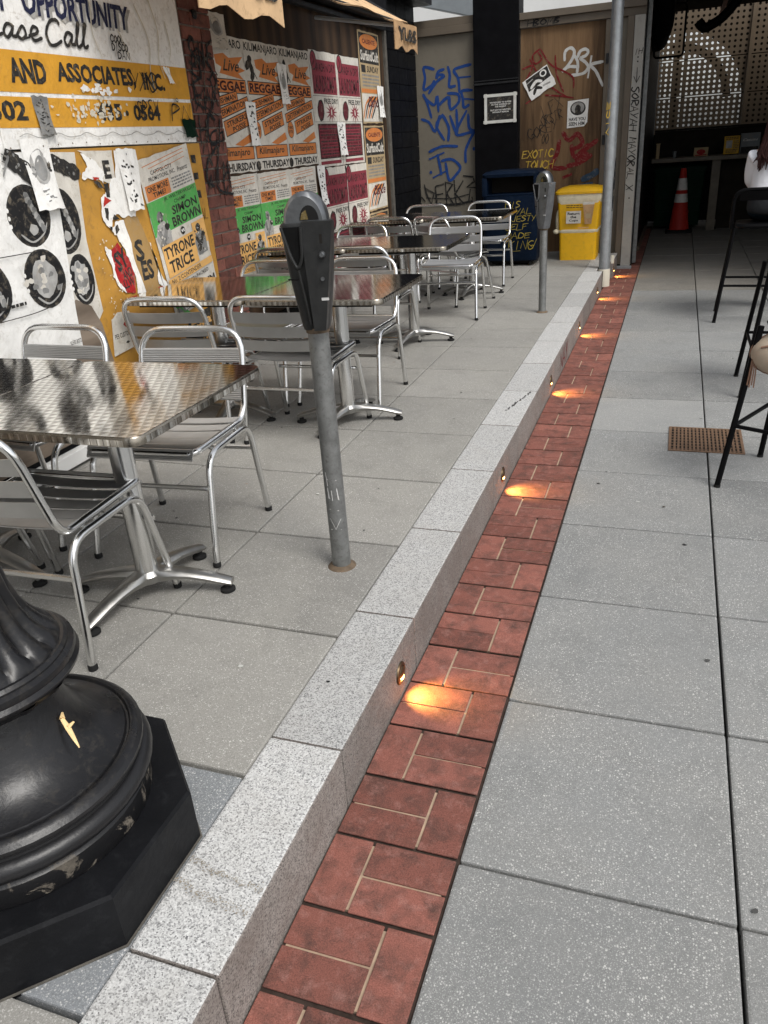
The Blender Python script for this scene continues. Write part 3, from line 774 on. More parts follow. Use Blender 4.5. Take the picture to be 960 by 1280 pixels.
# remains on the ochre board
p = wallprint(XL+.001)
TP = dict(
beige=[(3.36, 1.597), (3.62, 1.59), (3.605, 1.464), (3.556, 1.44), (3.505, 1.457), (3.479, 1.543)],
whiteTL=[(3.376, 1.584), (3.432, 1.564), (3.479, 1.543), (3.512, 1.509), (3.53, 1.482), (3.504, 1.47), (3.506, 1.443), (3.474, 1.465), (3.42, 1.467), (3.352, 1.473), (3.373, 1.503), (3.407, 1.523)],
wbig=[(3.631, 1.589), (3.812, 1.588), (3.804, 1.318), (3.73, 1.31), (3.71, 1.269), (3.656, 1.278), (3.605, 1.272), (3.553, 1.295), (3.508, 1.268), (3.497, 1.221), (3.456, 1.253), (3.437, 1.295), (3.458, 1.381), (3.503, 1.404), (3.539, 1.408), (3.563, 1.46), (3.605, 1.464)],
strip=[(3.542, 1.264), (3.602, 1.262), (3.622, 1.178), (3.635, 1.031), (3.676, 0.88), (3.6, 0.89), (3.609, 0.99), (3.587, 1.074), (3.542, 1.159), (3.528, 1.189), (3.492, 1.221)],
red=[(3.434, 1.124), (3.519, 1.162), (3.587, 1.074), (3.609, 0.99), (3.589, 0.896), (3.506, 0.911), (3.451, 1.001)],
wleft=[(3.411, 1.155), (3.45, 1.136), (3.454, 1.079), (3.46, 0.993), (3.511, 0.91), (3.466, 0.941), (3.428, 1.005), (3.436, 1.061), (3.41, 1.121)],
brown=[(3.605, 1.272), (3.656, 1.278), (3.729, 1.267), (3.787, 1.129), (3.827, 1.002), (3.828, 0.876), (3.676, 0.88), (3.635, 1.031), (3.622, 1.178)],
b1=[(3.495, 1.444), (3.535, 1.445), (3.528, 1.375), (3.501, 1.381)],
b2=[(3.428, 1.461), (3.469, 1.452), (3.497, 1.418), (3.455, 1.427)],
r1=[(3.485, 1.385), (3.534, 1.361), (3.463, 1.337)],
b3=[(3.467, 1.333), (3.495, 1.331), (3.48, 1.271), (3.462, 1.286)],
b4=[(3.519, 1.232), (3.548, 1.247), (3.569, 1.237), (3.52, 1.201)],
b5=[(3.477, 1.247), (3.499, 1.241), (3.489, 1.215)],
b6=[(3.53, 1.297), (3.573, 1.268), (3.516, 1.274)],
r2=[(3.423, 1.478), (3.476, 1.471), (3.439, 1.461)],
E=[(3.525, 1.547), (3.581, 1.462)],
S=[(3.653, 1.156), (3.731, 1.043)],
ES=[(3.68, 1.046), (3.786, 0.942)],
SY=[(3.47, 1.126), (3.57, 1.026)],
AND=[(3.509, 1.028), (3.592, 0.978)],
LL=[(3.504, 0.978), (3.595, 0.933)],
wr=[(3.787, 1.129), (3.801, 1.089), (3.839, 0.953), (3.91, 0.862), (3.916, 0.836), (3.836, 0.859), (3.802, 0.928), (3.827, 1.002)],
rr=[(3.79, 0.891), (3.833, 0.891), (3.855, 0.852), (3.775, 0.866)])
def rag(P, j=.005, n=4):
    out = []
    for i, a in enumerate(P):
        c = P[(i+1) % len(P)]
        for k in range(n): t = k/n; out.append((a[0]+(c[0]-a[0])*t+random.uniform(-j, j)*(k > 0), a[1]+(c[1]-a[1])*t+random.uniform(-j, j)*(k > 0)))
    return out
def lab(t, k, m, b=.035, rot=0): (xa, za), (xb, zb) = TP[k]; p.text(t, xa, zb, xb, za, m, b, 0, rot)
p.sheet(rag(TP['brown'], .003), 'card_brown'); lab('S', 'S', 'ink_black'); lab('ES', 'ES', 'ink_black', .04)
p.sheet(rag(TP['beige'], .003), 'paper'); lab('E', 'E', 'ink_black', .05)
p.sheet(rag(TP['red'], .004), 'ink_red'); lab('SY', 'SY', 'ink_black', .04, .3); lab('AND', 'AND', 'ink_black', .03, .2); lab('LLW', 'LL', 'ink_black', .03, .1)
for k in ('whiteTL', 'wleft', 'strip', 'wbig', 'wr'): p.sheet(rag(TP[k], .006), 'paper_white')
for k in ('b1', 'b2', 'b3', 'b4', 'b5', 'b6'): p.poly(rag(TP[k], .004, 3), 'ink_black')
for k in ('r1', 'r2', 'rr'): p.poly(rag(TP[k], .004, 3), 'cone_red')
random.seed(12)
for k in range(40): p.disc(random.uniform(3.34, 3.48), random.uniform(.66, 1.2), random.uniform(.002, .006), random.uniform(.002, .006), 'curtain_cream', 6, .4)
place(p, 'torn_poster', 'layers of torn white, red and brown poster on the ochre board', 'poster')
random.seed(8)
def torn_strip(pts, w, m, name, label, bow=.012, x=XL+.004):
    b = MB(); P = spline(pts, 6); n = len(P); rows = []
    for i, q in enumerate(P):
        d = (P[min(n-1, i+1)]-P[max(0, i-1)]).normalized(); nn_ = Vector((-d.y, d.x, 0)); ww = w*(.6+.5*random.random())*(1-.55*i/n)
        a = q+nn_*ww*random.uniform(.7, 1.2); c = q-nn_*ww*random.uniform(.7, 1.2)
        rows += [(x+.001, a.x, a.y), (x+bow*(.6+.5*random.random()), q.x, q.y), (x+.001, c.x, c.y)]
    b.add(rows, [(3*i+k, 3*i+k+1, 3*i+k+4, 3*i+k+3) for i in range(n-1) for k in (0, 1)], m, True)
    return tag(b.build(name), label, 'torn paper')
torn_strip([(3.55, 1.26), (3.58, 1.15), (3.615, 1.02), (3.64, .88)], .022, 'paper_white', 'torn_strip', 'long torn white strip peeling down the middle of the ochre board')
curl('hanging_flyer', 3.645, 1.30, 3.775, 1.595, XL+.012, .022, 'paper_white', 'narrow white flyer of black scribbles left of the near boxing poster', paint=scribble_sheet)
p = wallprint(XL+.003)
p.sheet([(3.31, .62), (3.53, .635), (3.50, .82), (3.40, .83), (3.345, .8)], 'paper'); p.text('PER CUSTOMER', 3.345, .70, 3.50, .725, 'ink_black', .02); p.disc(3.44, .668, .018, .008, 'ink_black', 4); p.poly([(3.43, .76), (3.46, .79), (3.49, .75), (3.46, .735)], 'ink_red')
place(p, 'torn_poster', 'cream poster corner reading per customer, low behind the chairs')
p = wallprint(XL+.002); p.sheet([(3.02, .56), (3.30, .59), (3.27, .80), (3.22, .90), (3.12, .95), (3.05, .9)], 'plywood_grey'); place(p, 'peeling_ply', 'grey brown peeling plywood scrap below the disc posters', 'board')
p = wallprint(XL+.0015)
for z_ in (1.52, 1.43, 1.33): p.rect(4.345, z_-.02, 4.395, z_+.02, 'ink_black', 0, .004)
p.tag('AL', 4.36, 1.19, 4.44, 1.25, .006, 'spray_black'); put(p.build('black_marks'), shop)
def boxing(p, o, w, h):
    def X(a): return o[0]+a*w
    def Y(a): return o[1]+a*h
    p.sheet(ragged(X(0), Y(0), X(1), Y(1), .004, .06), 'paper')
    for k, yy in enumerate((.975, .955, .925)): p.stroke([(X(.08+.1*k), Y(yy-.02)), (X(.9), Y(yy+.004))], .006, 'ink_orange', False)
    p.text('CAPITOL CITY', X(.2), Y(.895), X(.62), Y(.92), 'ink_black', .015); p.text('PROMOTIONS, INC.', X(.14), Y(.855), X(.66), Y(.885), 'ink_black', .015); p.text('Presents', X(.70), Y(.855), X(.92), Y(.885), 'ink_black', .01, .3)
    p.lines(X(.55), Y(.765), X(.96), Y(.84), 4, 'ink_grey')
    p.rect(X(.04), Y(.755), X(.5), Y(.845), 'ink_orange'); p.text('ONE MORE', X(.07), Y(.80), X(.47), Y(.835), 'ink_black', .025); p.text('TIME!', X(.15), Y(.765), X(.4), Y(.795), 'ink_black', .025)
    p.rect(X(.0), Y(.54), X(1), Y(.75), 'ink_green'); p.text('JR. WELTERWEIGHT', X(.32), Y(.715), X(.97), Y(.742), 'ink_black', .015); p.text('CHAMP', X(.5), Y(.685), X(.75), Y(.708), 'ink_black', .015)
    p.text('SIMON', X(.42), Y(.62), X(.95), Y(.675), 'ink_black', .03); p.text('BROWN', X(.38), Y(.547), X(.98), Y(.61), 'ink_black', .03)
    # boxer figures in grey halftone
    fig(p, X(.17), Y(.42), w*.3, h*.28)
    p.disc(X(.53), Y(.505), .024, .022, 'ink_black', 16); p.text('vs', X(.495), Y(.495), X(.565), Y(.515), 'paper_white', .02)
    p.rect(X(.06), Y(.265), X(.72), Y(.47), 'ink_amber'); p.text('TYRONE', X(.08), Y(.38), X(.70), Y(.455), 'ink_black', .03); p.text('TRICE', X(.12), Y(.285), X(.62), Y(.365), 'ink_black', .03)
    p.rect(X(.72), Y(.36), X(1), Y(.52), 'ink_amber'); fig(p, X(.84), Y(.30), w*.26, h*.22, True)
    p.rect(X(.02), Y(.215), X(.98), Y(.26), 'ink_amber'); p.text('No. 2 CONTENDER', X(.08), Y(.222), X(.72), Y(.252), 'ink_black', .015)
    p.text('SIX ACTION-PACKED', X(.15), Y(.175), X(.85), Y(.2), 'ink_black', .01); p.text('BOUTS', X(.38), Y(.14), X(.62), Y(.165), 'ink_black', .01)
    p.rect(X(.06), Y(.07), X(.6), Y(.13), 'ink_black'); p.text('D.C.', X(.2), Y(.077), X(.5), Y(.123), 'paper_white', .03); p.text('SUN', X(.64), Y(.085), X(.95), Y(.14), 'ink_black', .03)
    p.rect(X(.06), Y(.018), X(.6), Y(.062), 'ink_grey'); p.text('D.C.', X(.2), Y(.023), X(.5), Y(.057), 'paper_white', .02); p.text('APR', X(.64), Y(.02), X(.95), Y(.07), 'ink_black', .025)
def fig(p, x, y, w, h, dark=False):
    m1, m2 = ('ink_grey', 'ink_black') if dark else ('ink_mid', 'ink_grey')
    p.poly([(x-w*.35, y), (x+w*.4, y), (x+w*.45, y+h*.45), (x+w*.2, y+h*.7), (x-w*.25, y+h*.66), (x-w*.5, y+h*.4)], m1)
    p.disc(x, y+h*.8, w*.2, h*.13, m2, 12, .1); p.stroke([(x-w*.3, y+h*.55), (x-w*.05, y+h*.3), (x+w*.25, y+h*.55)], w*.2, m2); p.disc(x+w*.3, y+h*.55, w*.16, h*.08, 'ink_black', 9, .2); p.disc(x-w*.2, y+h*.2, w*.2, h*.12, m2, 9, .2)
    for k in range(34): p.disc(x+random.gauss(0, .22)*w, y+h*random.uniform(.02, .9), w*random.uniform(.02, .06), h*random.uniform(.01, .04), random.choice(['ink_black', 'paper', 'ink_grey', 'ink_mid']), 6, .4)
p = Print((XL+.004, 3.915, .685), (0, 1, .15), (0, -.14, 1)); boxing(p, (0, 0), .52, .855)
place(p, 'boxing_poster', 'green and orange boxing poster pasted on the ochre board, nearest one')
curl('plastic_flap', 4.30, 1.635, 4.43, 1.73, -2.33, .02, 'bin_green', 'small green and clear plastic scrap under the sign corner', 'scrap')
curl('hanging_flyer', 3.13, 1.665, 3.225, 1.82, -2.335, .02, 'ink_grey', 'small grey ticket taped on the lower ochre band of the sign', 'ticket', paint=scribble_sheet)
curl('hanging_flyer', 4.20, 1.905, 4.25, 1.985, -2.335, .015, 'paper_white', 'thin white paper scrap at the right of the sign band', 'scrap', twist=.03)
p = wallprint(XL+.002); p.sheet([(3.88, .42), (4.42, .50), (4.42, .70), (4.05, .66)], 'ink_black'); p.text('..ES, aw', 4.0, .585, 4.38, .65, 'ink_amber', .03); p.poly([(3.92, .45), (4.41, .46), (4.41, .545), (4.0, .50)], 'ink_amber'); p.text('4007', 4.1, .475, 4.38, .53, 'ink_black', .03)
place(p, 'torn_poster', 'black and amber poster low on the board behind the far table')
torn_strip([(3.93, .78), (4.02, .70), (4.12, .66)], .03, 'ink_green', 'torn_strip', 'green scrap of paper under the near boxing poster')
# window posters on the plywood
XB = -2.451
def kili(p, o, w, h):
    def X(a): return o[0]+a*w
    def Y(a): return o[1]+a*h
    p.sheet(ragged(X(0), Y(0), X(1), Y(1), .004, .06), 'paper')
    p.text('KILIMANJARO', X(.04), Y(.905), X(.96), Y(.985), 'ink_black', .025)
    P = [(.28, .86), (.5, .88), (.62, .85), (.97, .87), (.8, .8), (1., .77), (.82, .745), (.94, .70), (.7, .715), (.36, .735), (.42, .78), (.3, .8)]
    p.poly([(X(a), Y(c)) for a, c in P], 'ink_orange'); p.text('Live', X(.45), Y(.755), X(.85), Y(.84), 'ink_black', .012, .4)
    p.stroke([(X(.05), Y(.8)), (X(.14), Y(.83)), (X(.2), Y(.76)), (X(.16), Y(.72))], .05, 'ink_black'); p.disc(X(.15), Y(.86), .03, .028, 'ink_black', 12, .15); p.stroke([(X(.2), Y(.79)), (X(.3), Y(.72))], .015, 'ink_black')
    p.rect(X(.03), Y(.595), X(.97), Y(.70), 'ink_black'); p.rect(X(.045), Y(.602), X(.955), Y(.693), 'ink_orange'); p.text('REGGAE', X(.07), Y(.612), X(.93), Y(.685), 'type_maroon', .035)
    for t, xc, yc, ww, hh, rt in (('CUSHMAN', .40, .548, .62, .058, .16), ('DETERMINATION', .5, .478, .95, .066, .2), ('STRIKERS', .62, .375, .62, .105, .2)):
        cx, cy = X(xc), Y(yc); W_, H_ = ww*w, hh*h
        p.rect(cx-W_/2-.006, cy-H_/2-.006, cx+W_/2+.006, cy+H_/2+.006, 'ink_black', rt); p.rect(cx-W_/2, cy-H_/2, cx+W_/2, cy+H_/2, 'ink_orange', rt)
        if t == 'STRIKERS':
            p.text('STRIKERS', cx-W_*.42, cy+H_*.02, cx+W_*.44, cy+H_*.42, 'ink_black', .03, 0, rt); p.text('POSSE', cx-W_*.2, cy-H_*.42, cx+W_*.36, cy-H_*.04, 'ink_black', .03, 0, rt)
        else: p.text(t, cx-W_*.44, cy-H_*.34, cx+W_*.44, cy+H_*.34, 'ink_black', .025, 0, rt)
    p.disc(X(.15), Y(.32), .055, .058, 'ink_black', 18); p.disc(X(.15), Y(.32), .05, .053, 'ink_orange', 18); p.text('THIRD', X(.07), Y(.325), X(.23), Y(.35), 'ink_black', .03); p.text('EYE', X(.09), Y(.29), X(.21), Y(.315), 'ink_black', .03)
    p.poly([(X(.5), Y(.215)), (X(.95), Y(.30)), (X(.98), Y(.24)), (X(.7), Y(.2))], 'ink_orange')
    p.rect(X(.03), Y(.095), X(.97), Y(.20), 'ink_black'); p.rect(X(.045), Y(.101), X(.955), Y(.194), 'ink_orange'); p.text('Kilimanjaro', X(.12), Y(.112), X(.86), Y(.185), 'ink_black', .02, .2)
    p.disc(X(.06), Y(.04), .034, .032, 'ink_black', 14, .08); p.text('THURSDAY', X(.17), Y(.012), X(.98), Y(.075), 'ink_black', .03)
random.seed(31)
for k, (ya, lab) in enumerate(((4.815, 'orange reggae poster beside the brick pier, partly hidden by it'), (5.355, 'middle orange reggae poster under a white scribbled flyer'), (5.895, 'right orange reggae poster next to the crimson laundry posters'))):
    p = Print((XB, ya, 1.415), YU, ZU); kili(p, (0, 0), .545, .80); place(p, 'reggae_poster', lab, 'poster', 'orange reggae posters in a row')
for k, (ya, lab) in enumerate(((4.83, 'boxing poster low beside the brick pier'), (5.34, 'boxing poster low behind the near parking meter'), (5.85, 'boxing poster right of the meter dome, half covered by torn paper'))):
    p = Print((XB, ya, .60), YU, ZU); boxing(p, (0, 0), .515, .80); place(p, 'boxing_poster', lab, 'poster', 'boxing posters in the boarded window')
def laundry(p, o, w, h):
    def X(a): return o[0]+a*w
    def Y(a): return o[1]+a*h
    p.sheet(ragged(X(0), Y(0), X(1), Y(1), .004, .06), 'paper')
    p.rect(X(.06), Y(.64), X(.98), Y(.93), 'ink_crimson')
    p.text('WASH N DRY', X(.2), Y(.83), X(.95), Y(.905), 'type_maroon', .02); p.text('LAUNDROMAT', X(.1), Y(.655), X(.95), Y(.80), 'type_maroon', .025)
    p.disc(X(.14), Y(.92), .062, .07, 'ink_black', 18); p.disc(X(.14), Y(.92), .052, .06, 'ink_crimson', 18); p.stroke([(X(.1), Y(.88)), (X(.17), Y(.92)), (X(.12), Y(.96))], .02, 'ink_maroon')
    p.stroke([(X(.02), Y(.625)), (X(.98), Y(.625))], .005, 'ink_black', False)
    p.text('FREE DRY', X(.42), Y(.56), X(.98), Y(.605), 'ink_black', .03); p.disc(X(.27), Y(.50), .068, .082, 'ink_black', 16, .06, -.3); p.disc(X(.27), Y(.50), .055, .068, 'ink_maroon', 14, .08, -.3)
    p.star(X(.68), Y(.485), .05, .13, 'ink_crimson', 12, .62); p.text('1', X(.66), Y(.46), X(.70), Y(.51), 'paper', .03)
    p.stroke([(X(.02), Y(.40)), (X(.98), Y(.40))], .005, 'ink_black', False)
    p.rect(X(.10), Y(.07), X(.92), Y(.385), 'ink_black'); p.rect(X(.12), Y(.08), X(.90), Y(.375), 'ink_maroon')
    for k in range(5): p.rect(X(.15), Y(.095+.057*k), X(.87), Y(.13+.057*k), 'ink_crimson', 0, .006); p.lines(X(.17), Y(.097+.057*k), X(.85), Y(.128+.057*k), 1, 'ink_black')
    p.rect(X(.1), Y(.02), X(.92), Y(.05), 'ink_crimson')
random.seed(41)
for ya, zb, lab in ((6.445, 1.385, 'crimson laundry poster, upper left of the four'), (6.995, 1.385, 'crimson laundry poster, upper right of the four'), (6.50, .53, 'crimson laundry poster, lower left of the four'), (7.02, .53, 'crimson laundry poster, lower right of the four')):
    p = Print((XB, ya, zb), YU, ZU); laundry(p, (0, 0), .545, .845); place(p, 'laundry_poster', lab, 'poster', 'crimson laundry posters')
def sunday(p, o, w, h):
    def X(a): return o[0]+a*w
    def Y(a): return o[1]+a*h
    p.sheet(ragged(X(0), Y(0), X(1), Y(1), .004, .06), 'box_cream')
    p.rect(X(.04), Y(.66), X(.96), Y(.98), 'ink_black'); p.disc(X(.5), Y(.895), .24, .06, 'ink_orange', 20); p.text('CALIENTE', X(.2), Y(.87), X(.8), Y(.92), 'ink_maroon', .03)
    p.text('SurfandCult', X(.08), Y(.69), X(.94), Y(.80), 'paper', .03)
    p.rect(X(.08), Y(.56), X(.28), Y(.64), 'ink_black'); p.text('SUNDAY', X(.34), Y(.565), X(.92), Y(.635), 'ink_black', .03); p.lines(X(.1), Y(.40), X(.92), Y(.55), 4, 'ink_grey')
    p.rect(X(.03), Y(.34), X(.97), Y(.385), 'ink_orange'); p.rect(X(.03), Y(.02), X(.97), Y(.33), 'paper')
    for k in range(6): p.stroke([(X(.05+.08*k), Y(.06)), (X(.2+.1*k), Y(.22)), (X(.5+.07*k), Y(.30))], .022, 'ink_black' if k % 2 else 'ink_orange')
    p.text('Dance', X(.3), Y(.18), X(.9), Y(.30), 'ink_maroon', .02, .3)
for zb, lab in ((1.71, 'brown and orange Sunday poster, topmost of its column'), (.94, 'brown and orange Sunday poster, middle of its column'), (.17, 'brown and orange Sunday poster, lowest of its column')):
    p = Print((XB, 7.565, zb), YU, ZU); sunday(p, (0, 0), .56, .75); place(p, 'sunday_poster', lab, 'poster', 'Sunday posters')
random.seed(51)
curl('hanging_flyer', 5.29, 1.575, 5.42, 1.845, XB+.012, .02, 'paper_white', 'white flyer of black doodles between the first two reggae posters', paint=scribble_sheet)
curl('hanging_flyer', 5.84, 1.84, 5.98, 2.10, XB+.012, .02, 'paper_white', 'white flyer with a long drawing between the second and third reggae posters', paint=drawing_sheet)
curl('hanging_flyer', 6.90, 1.46, 7.07, 1.72, XB+.012, .02, 'paper_white', 'white flyer of black doodles between the laundry posters', paint=scribble_sheet)
curl('hanging_flyer', 6.39, 1.10, 6.53, 1.40, XB+.012, .03, 'paper_white', 'curled white flyer left of the lower laundry posters', paint=scribble_sheet)
curl('hanging_flyer', 7.99, 1.76, 8.15, 2.03, XB+.012, .02, 'paper_white', 'white flyer with a drawing on the edge of the Sunday posters', paint=drawing_sheet)
curl('hanging_flyer', 4.90, 2.13, 5.13, 2.33, XB+.014, .05, 'paper', 'crumpled flyer curling over the top of the first reggae poster', paint=drawing_sheet)
# ---- awning
aw = empty('awning', (-2.36, 6.5, 2.6), 'tattered tan fabric awning over the boarded window', 'awning')
def slope(u, v):
    y = 3.4+3.16*u; x = -1.6-.8*v; z = 2.30+.46*v+.05*(v*v-v)+.012*sin(u*22)*(1-v)
    return (x, y, z)
b = MB(); b.grid(slope, 30, 8, 'awning_tan'); b.grid(lambda u, v: (lambda q: (q[0], q[1], q[2]-.006))(slope(1-u, v)), 30, 8, 'awning_tan'); put(b.build('canopy'), aw)
def valance(y0, y1, hh, m='valance_brown'):
    b = MB()
    n = 10
    def fn(u, v, o=0): return (-1.6+.006*sin(u*9)+o, y0+(y1-y0)*u, 2.302-(hh*(1-v))*(1+.1*sin(u*13+1)))
    b.grid(fn, n, 4, m); b.grid(lambda u, v: fn(1-u, v, -.004), n, 4, m)
    return put(b.build('valance'), aw)
v1 = valance(6.02, 6.56, .165); v2 = valance(3.4, 4.22, .19, 'awning_tan')
p = Print((-1.588, 6.05, 2.15), YU, ZU); p.text('YL&S', .03, .035, .46, .12, 'ink_black', .04); put(p.build('lettering'), aw)
p = Print((-1.588, 3.6, 2.13), YU, ZU); p.text('OLD', .32, .06, .56, .14, 'ink_black', .03); put(p.build('lettering'), aw)
p = Print((-1.72, 5.3, 2.372), YU, (-.8, 0, .46), .006); p.tag('OLQUT', -.3, .03, .7, .25, .03, 'ink_black', .04); put(p.build('lettering'), aw)
b = MB(); b.tube([(-1.62, 3.4, 2.30), (-1.62, 6.55, 2.30)], .011, 'dark_metal'); b.tube([(-1.62, 6.5, 2.3), (-2.36, 6.5, 2.74)], .011, 'dark_metal'); b.tube([(-1.62, 5.0, 2.3), (-2.36, 5.0, 2.74)], .011, 'dark_metal'); put(b.build('awning_frame'), aw)
b = MB(); b.tube([(-1.62, 6.5, 2.3), (-2.39, 6.5, 2.44)], .014, 'grey_beam'); put(b.build('brace'), aw)
# ================================================================== BACK WALL of the terrace
YB = 10.05
bw = MB(); bw.box(-2.75, -1.96, YB, YB+.06, .1, 2.60, 'beige_paint')
bw = tag(bw.build('hoarding'), 'beige and plywood hoarding with graffiti across the end of the terrace', 'wall')
b = MB(); b.box(-2.75, -1.962, YB-.05, YB+.1, 2.602, 2.68, 'brown_paint', .004); b.box(-2.75, -1.962, YB-.03, YB+.1, 2.682, 2.76, 'brown_paint', .004); b.build('header_beam', bw)
b = MB(); b.box(-1.44, -.11, YB-.05, YB+.1, 2.572, 2.645, 'brown_paint', .004); b.box(-1.44, -.11, YB-.08, YB+.1, 2.647, 2.715, 'brown_paint', .004); b.build('header_beam', bw)
b = MB(); b.box(-1.436, -.52, YB-.012, YB+.03, .2, 2.568, 'plywood_brown', .002); b.build('plywood_board', bw)
b = MB(); b.box(-.517, -.44, YB-.04, YB+.05, .1, 2.568, 'brown_paint', .004); b.build('door_frame', bw)
b = MB(); b.box(-.437, -.225, YB-.01, YB+.05, .05, 2.568, 'beige_paint', .004); b.box(-.29, -.222, YB-.09, YB-.012, .05, 2.568, 'brown_paint', .004); b.build('side_panel', bw)
b = MB(); b.box(-.219, -.112, YB-.10, YB+.05, .03, 2.568, 'post_grey', .006); b.build('door_post', bw)
b = MB(); b.box(-.30, -.09, YB-.13, YB-.102, .0, .035, 'galvanised_pale', .004); b.build('threshold', bw)
for zz in (2.2, 1.4):
    b = MB(); b.box(-.5, -.47, YB-.056, YB-.041, zz-.05, zz+.05, 'dark_metal', .003); b.build('hinge', bw)
plr = MB(); plr.box(-1.957, -1.443, YB-.09, YB+.2, .186, 3.4, 'black_paint', .006); plr = tag(plr.build('black_pillar'), 'black steel clad pillar between beige panel and plywood', 'pillar')
b = MB(); b.box(-1.96, -1.44, YB-.10, YB-.091, 2.055, 2.075, 'dark_metal', .002); b.box(-1.96, -1.44, YB-.10, YB-.091, 2.09, 2.10, 'dark_metal', .002); b.build('cladding_seam', plr)
def bprint(y=YB-.001, gap=.001): return Print((0, y, 0), XU, ZU, gap)
random.seed(61)
p = bprint()
w_ = .032
for q in [[(-2.45,2.27),(-2.57,2.3),(-2.56,2.19),(-2.58,2.07),(-2.48,2.11),(-2.45,2.15)],[(-2.33,2.26),(-2.4,2.24),(-2.42,2.18),(-2.39,2.21),(-2.33,2.19),(-2.42,2.14),(-2.52,2.03)],[(-2.28,2.28),(-2.26,2.19),(-2.27,2.08),(-2.2,2.08)],[(-2.01,2.28),(-2.1,2.27),(-2.21,2.24),(-2.16,2.15),(-2.15,2.01)],[(-2.16,2.16),(-2.02,2.16)],[(-2.59,2.02),(-2.55,1.94),(-2.5,1.77)],[(-2.58,1.99),(-2.46,1.9),(-2.42,1.99),(-2.41,1.83)],[(-2.41,1.89),(-2.29,1.97),(-2.28,1.89)],[(-2.29,2.01),(-2.17,1.99),(-2.16,1.91),(-2.26,1.84),(-2.27,1.97)],[(-2.0,2.02),(-2.12,2.02),(-2.11,1.94),(-2.1,1.85),(-2.04,1.87)],[(-2.11,1.94),(-1.97,1.92)],[(-2.62,1.76),(-2.53,1.72),(-2.46,1.62),(-2.4,1.78)],[(-2.36,1.79),(-2.44,1.68),(-2.35,1.52)],[(-2.36,1.79),(-2.29,1.65),(-2.3,1.51)],[(-2.27,1.77),(-2.19,1.58),(-2.19,1.83)],[(-2.07,1.81),(-2.19,1.62),(-2.18,1.56),(-2.03,1.58),(-1.98,1.59),(-2.04,1.63),(-2.05,1.77)],[(-1.98,1.58),(-2.04,1.49),(-2.09,1.38),(-2.09,1.26)],[(-2.54,1.4),(-2.38,1.45),(-2.19,1.44)],[(-2.54,1.32),(-2.36,1.38)],[(-2.44,1.36),(-2.41,1.22),(-2.4,1.14)],[(-2.5,1.11),(-2.35,1.17)],[(-2.39,1.29),(-2.26,1.3),(-2.16,1.21),(-2.21,1.13),(-2.3,1.07),(-2.34,1.26)]]:
    p.stroke(q, w_, 'spray_blue')
    p.flush('blue_graffiti', bw)
p.disc(-2.53, 1.17, .018, .018, 'spray_blue'); p.flush('blue_graffiti', bw); p.disc(-1.985, 1.40, .02, .02, 'spray_blue'); p.build('blue_graffiti', bw)
p = bprint(gap=.005)
for q in [[(-2.62,1.03),(-2.6,.93),(-2.54,.8),(-2.5,.93),(-2.61,.99)],[(-2.48,1.0),(-2.47,.81),(-2.42,.81)],[(-2.47,1.01),(-2.37,1.03)],[(-2.47,.91),(-2.39,.92)],[(-2.35,1.05),(-2.34,.79)],[(-2.35,1.05),(-2.26,1.02),(-2.34,.92),(-2.25,.79)],[(-2.24,1.06),(-2.22,.78)],[(-2.13,1.05),(-2.23,.91),(-2.12,.79)],[(-2.12,1.11),(-2.0,1.09),(-1.99,1.04),(-2.08,.98),(-1.98,.97)],[(-2.04,.95),(-2.06,.83)],[(-2.66,.89),(-2.62,.84)],[(-2.65,.79),(-2.44,.79),(-2.2,.79),(-2.01,.82),(-2.02,.86)]]:
    p.stroke(q, .026, 'spray_black', False); p.flush('black_graffiti', bw)
p.stroke([(-2.6, .88), (-2.3, .86), (-2.05, .9)], .014, 'spray_black'); p.build('black_graffiti', bw)
p = bprint(YB-.012)
for q in [[(-.947,2.226),(-.943,2.307),(-.887,2.339),(-.844,2.298),(-.876,2.213),(-.965,2.12)],[(-.965,2.12),(-.902,2.159),(-.803,2.15)],[(-.85,2.273),(-.804,2.194),(-.808,2.093)],[(-.806,2.244),(-.78,2.298),(-.725,2.312),(-.696,2.284),(-.722,2.249),(-.778,2.229),(-.72,2.186),(-.689,2.133),(-.743,2.081),(-.871,2.073)],[(-.659,2.237),(-.688,2.038)],[(-.538,2.176),(-.662,2.156),(-.603,2.088),(-.525,1.945)]]:
    p.stroke(q, .030, 'spray_white'); p.flush('white_graffiti', bw)
p.stroke([(-.63, 2.13), (-.56, 2.02)], .02, 'spray_white'); p.build('white_graffiti', bw)
p = bprint(YB-.012, .003)
for q in (((-1.22, 2.36), (-1.3, 2.30), (-1.27, 2.22), (-1.2, 2.26), (-1.24, 2.33)), ((-1.21, 2.35), (-1.1, 2.2), (-.95, 2.12), (-.85, 2.05), (-.84, 1.95)), ((-1.41, 2.18), (-1.3, 2.2), (-1.38, 2.05)), ((-1.05, 2.28), (-1.03, 2.1), (-.95, 1.92)), ((-1.15, 1.90), (-1.0, 1.88), (-.84, 1.85)), ((-1.37, 1.83), (-1.25, 1.9), (-1.1, 2.02)), ((-1.33, 2.27), (-1.22, 2.1), (-1.05, 1.95), (-.9, 1.86))): p.stroke(q, .018, 'spray_red'); p.flush('red_graffiti', bw)
for q in (((-.94, 1.5), (-.87, 1.42), (-.78, 1.48), (-.72, 1.38), (-.82, 1.32)), ((-.98, 1.42), (-1.0, 1.3), (-1.06, 1.15), (-.9, 1.13)), ((-.56, 1.4), (-.7, 1.3), (-.78, 1.2), (-.66, 1.27)), ((-.88, 1.15), (-.74, 1.18), (-.62, 1.25)), ((-.92, 1.03), (-.84, 1.06)), ((-.84, 1.36), (-.80, 1.24), (-.66, 1.36))): p.stroke(q, .050, 'spray_red'); p.flush('red_graffiti', bw)
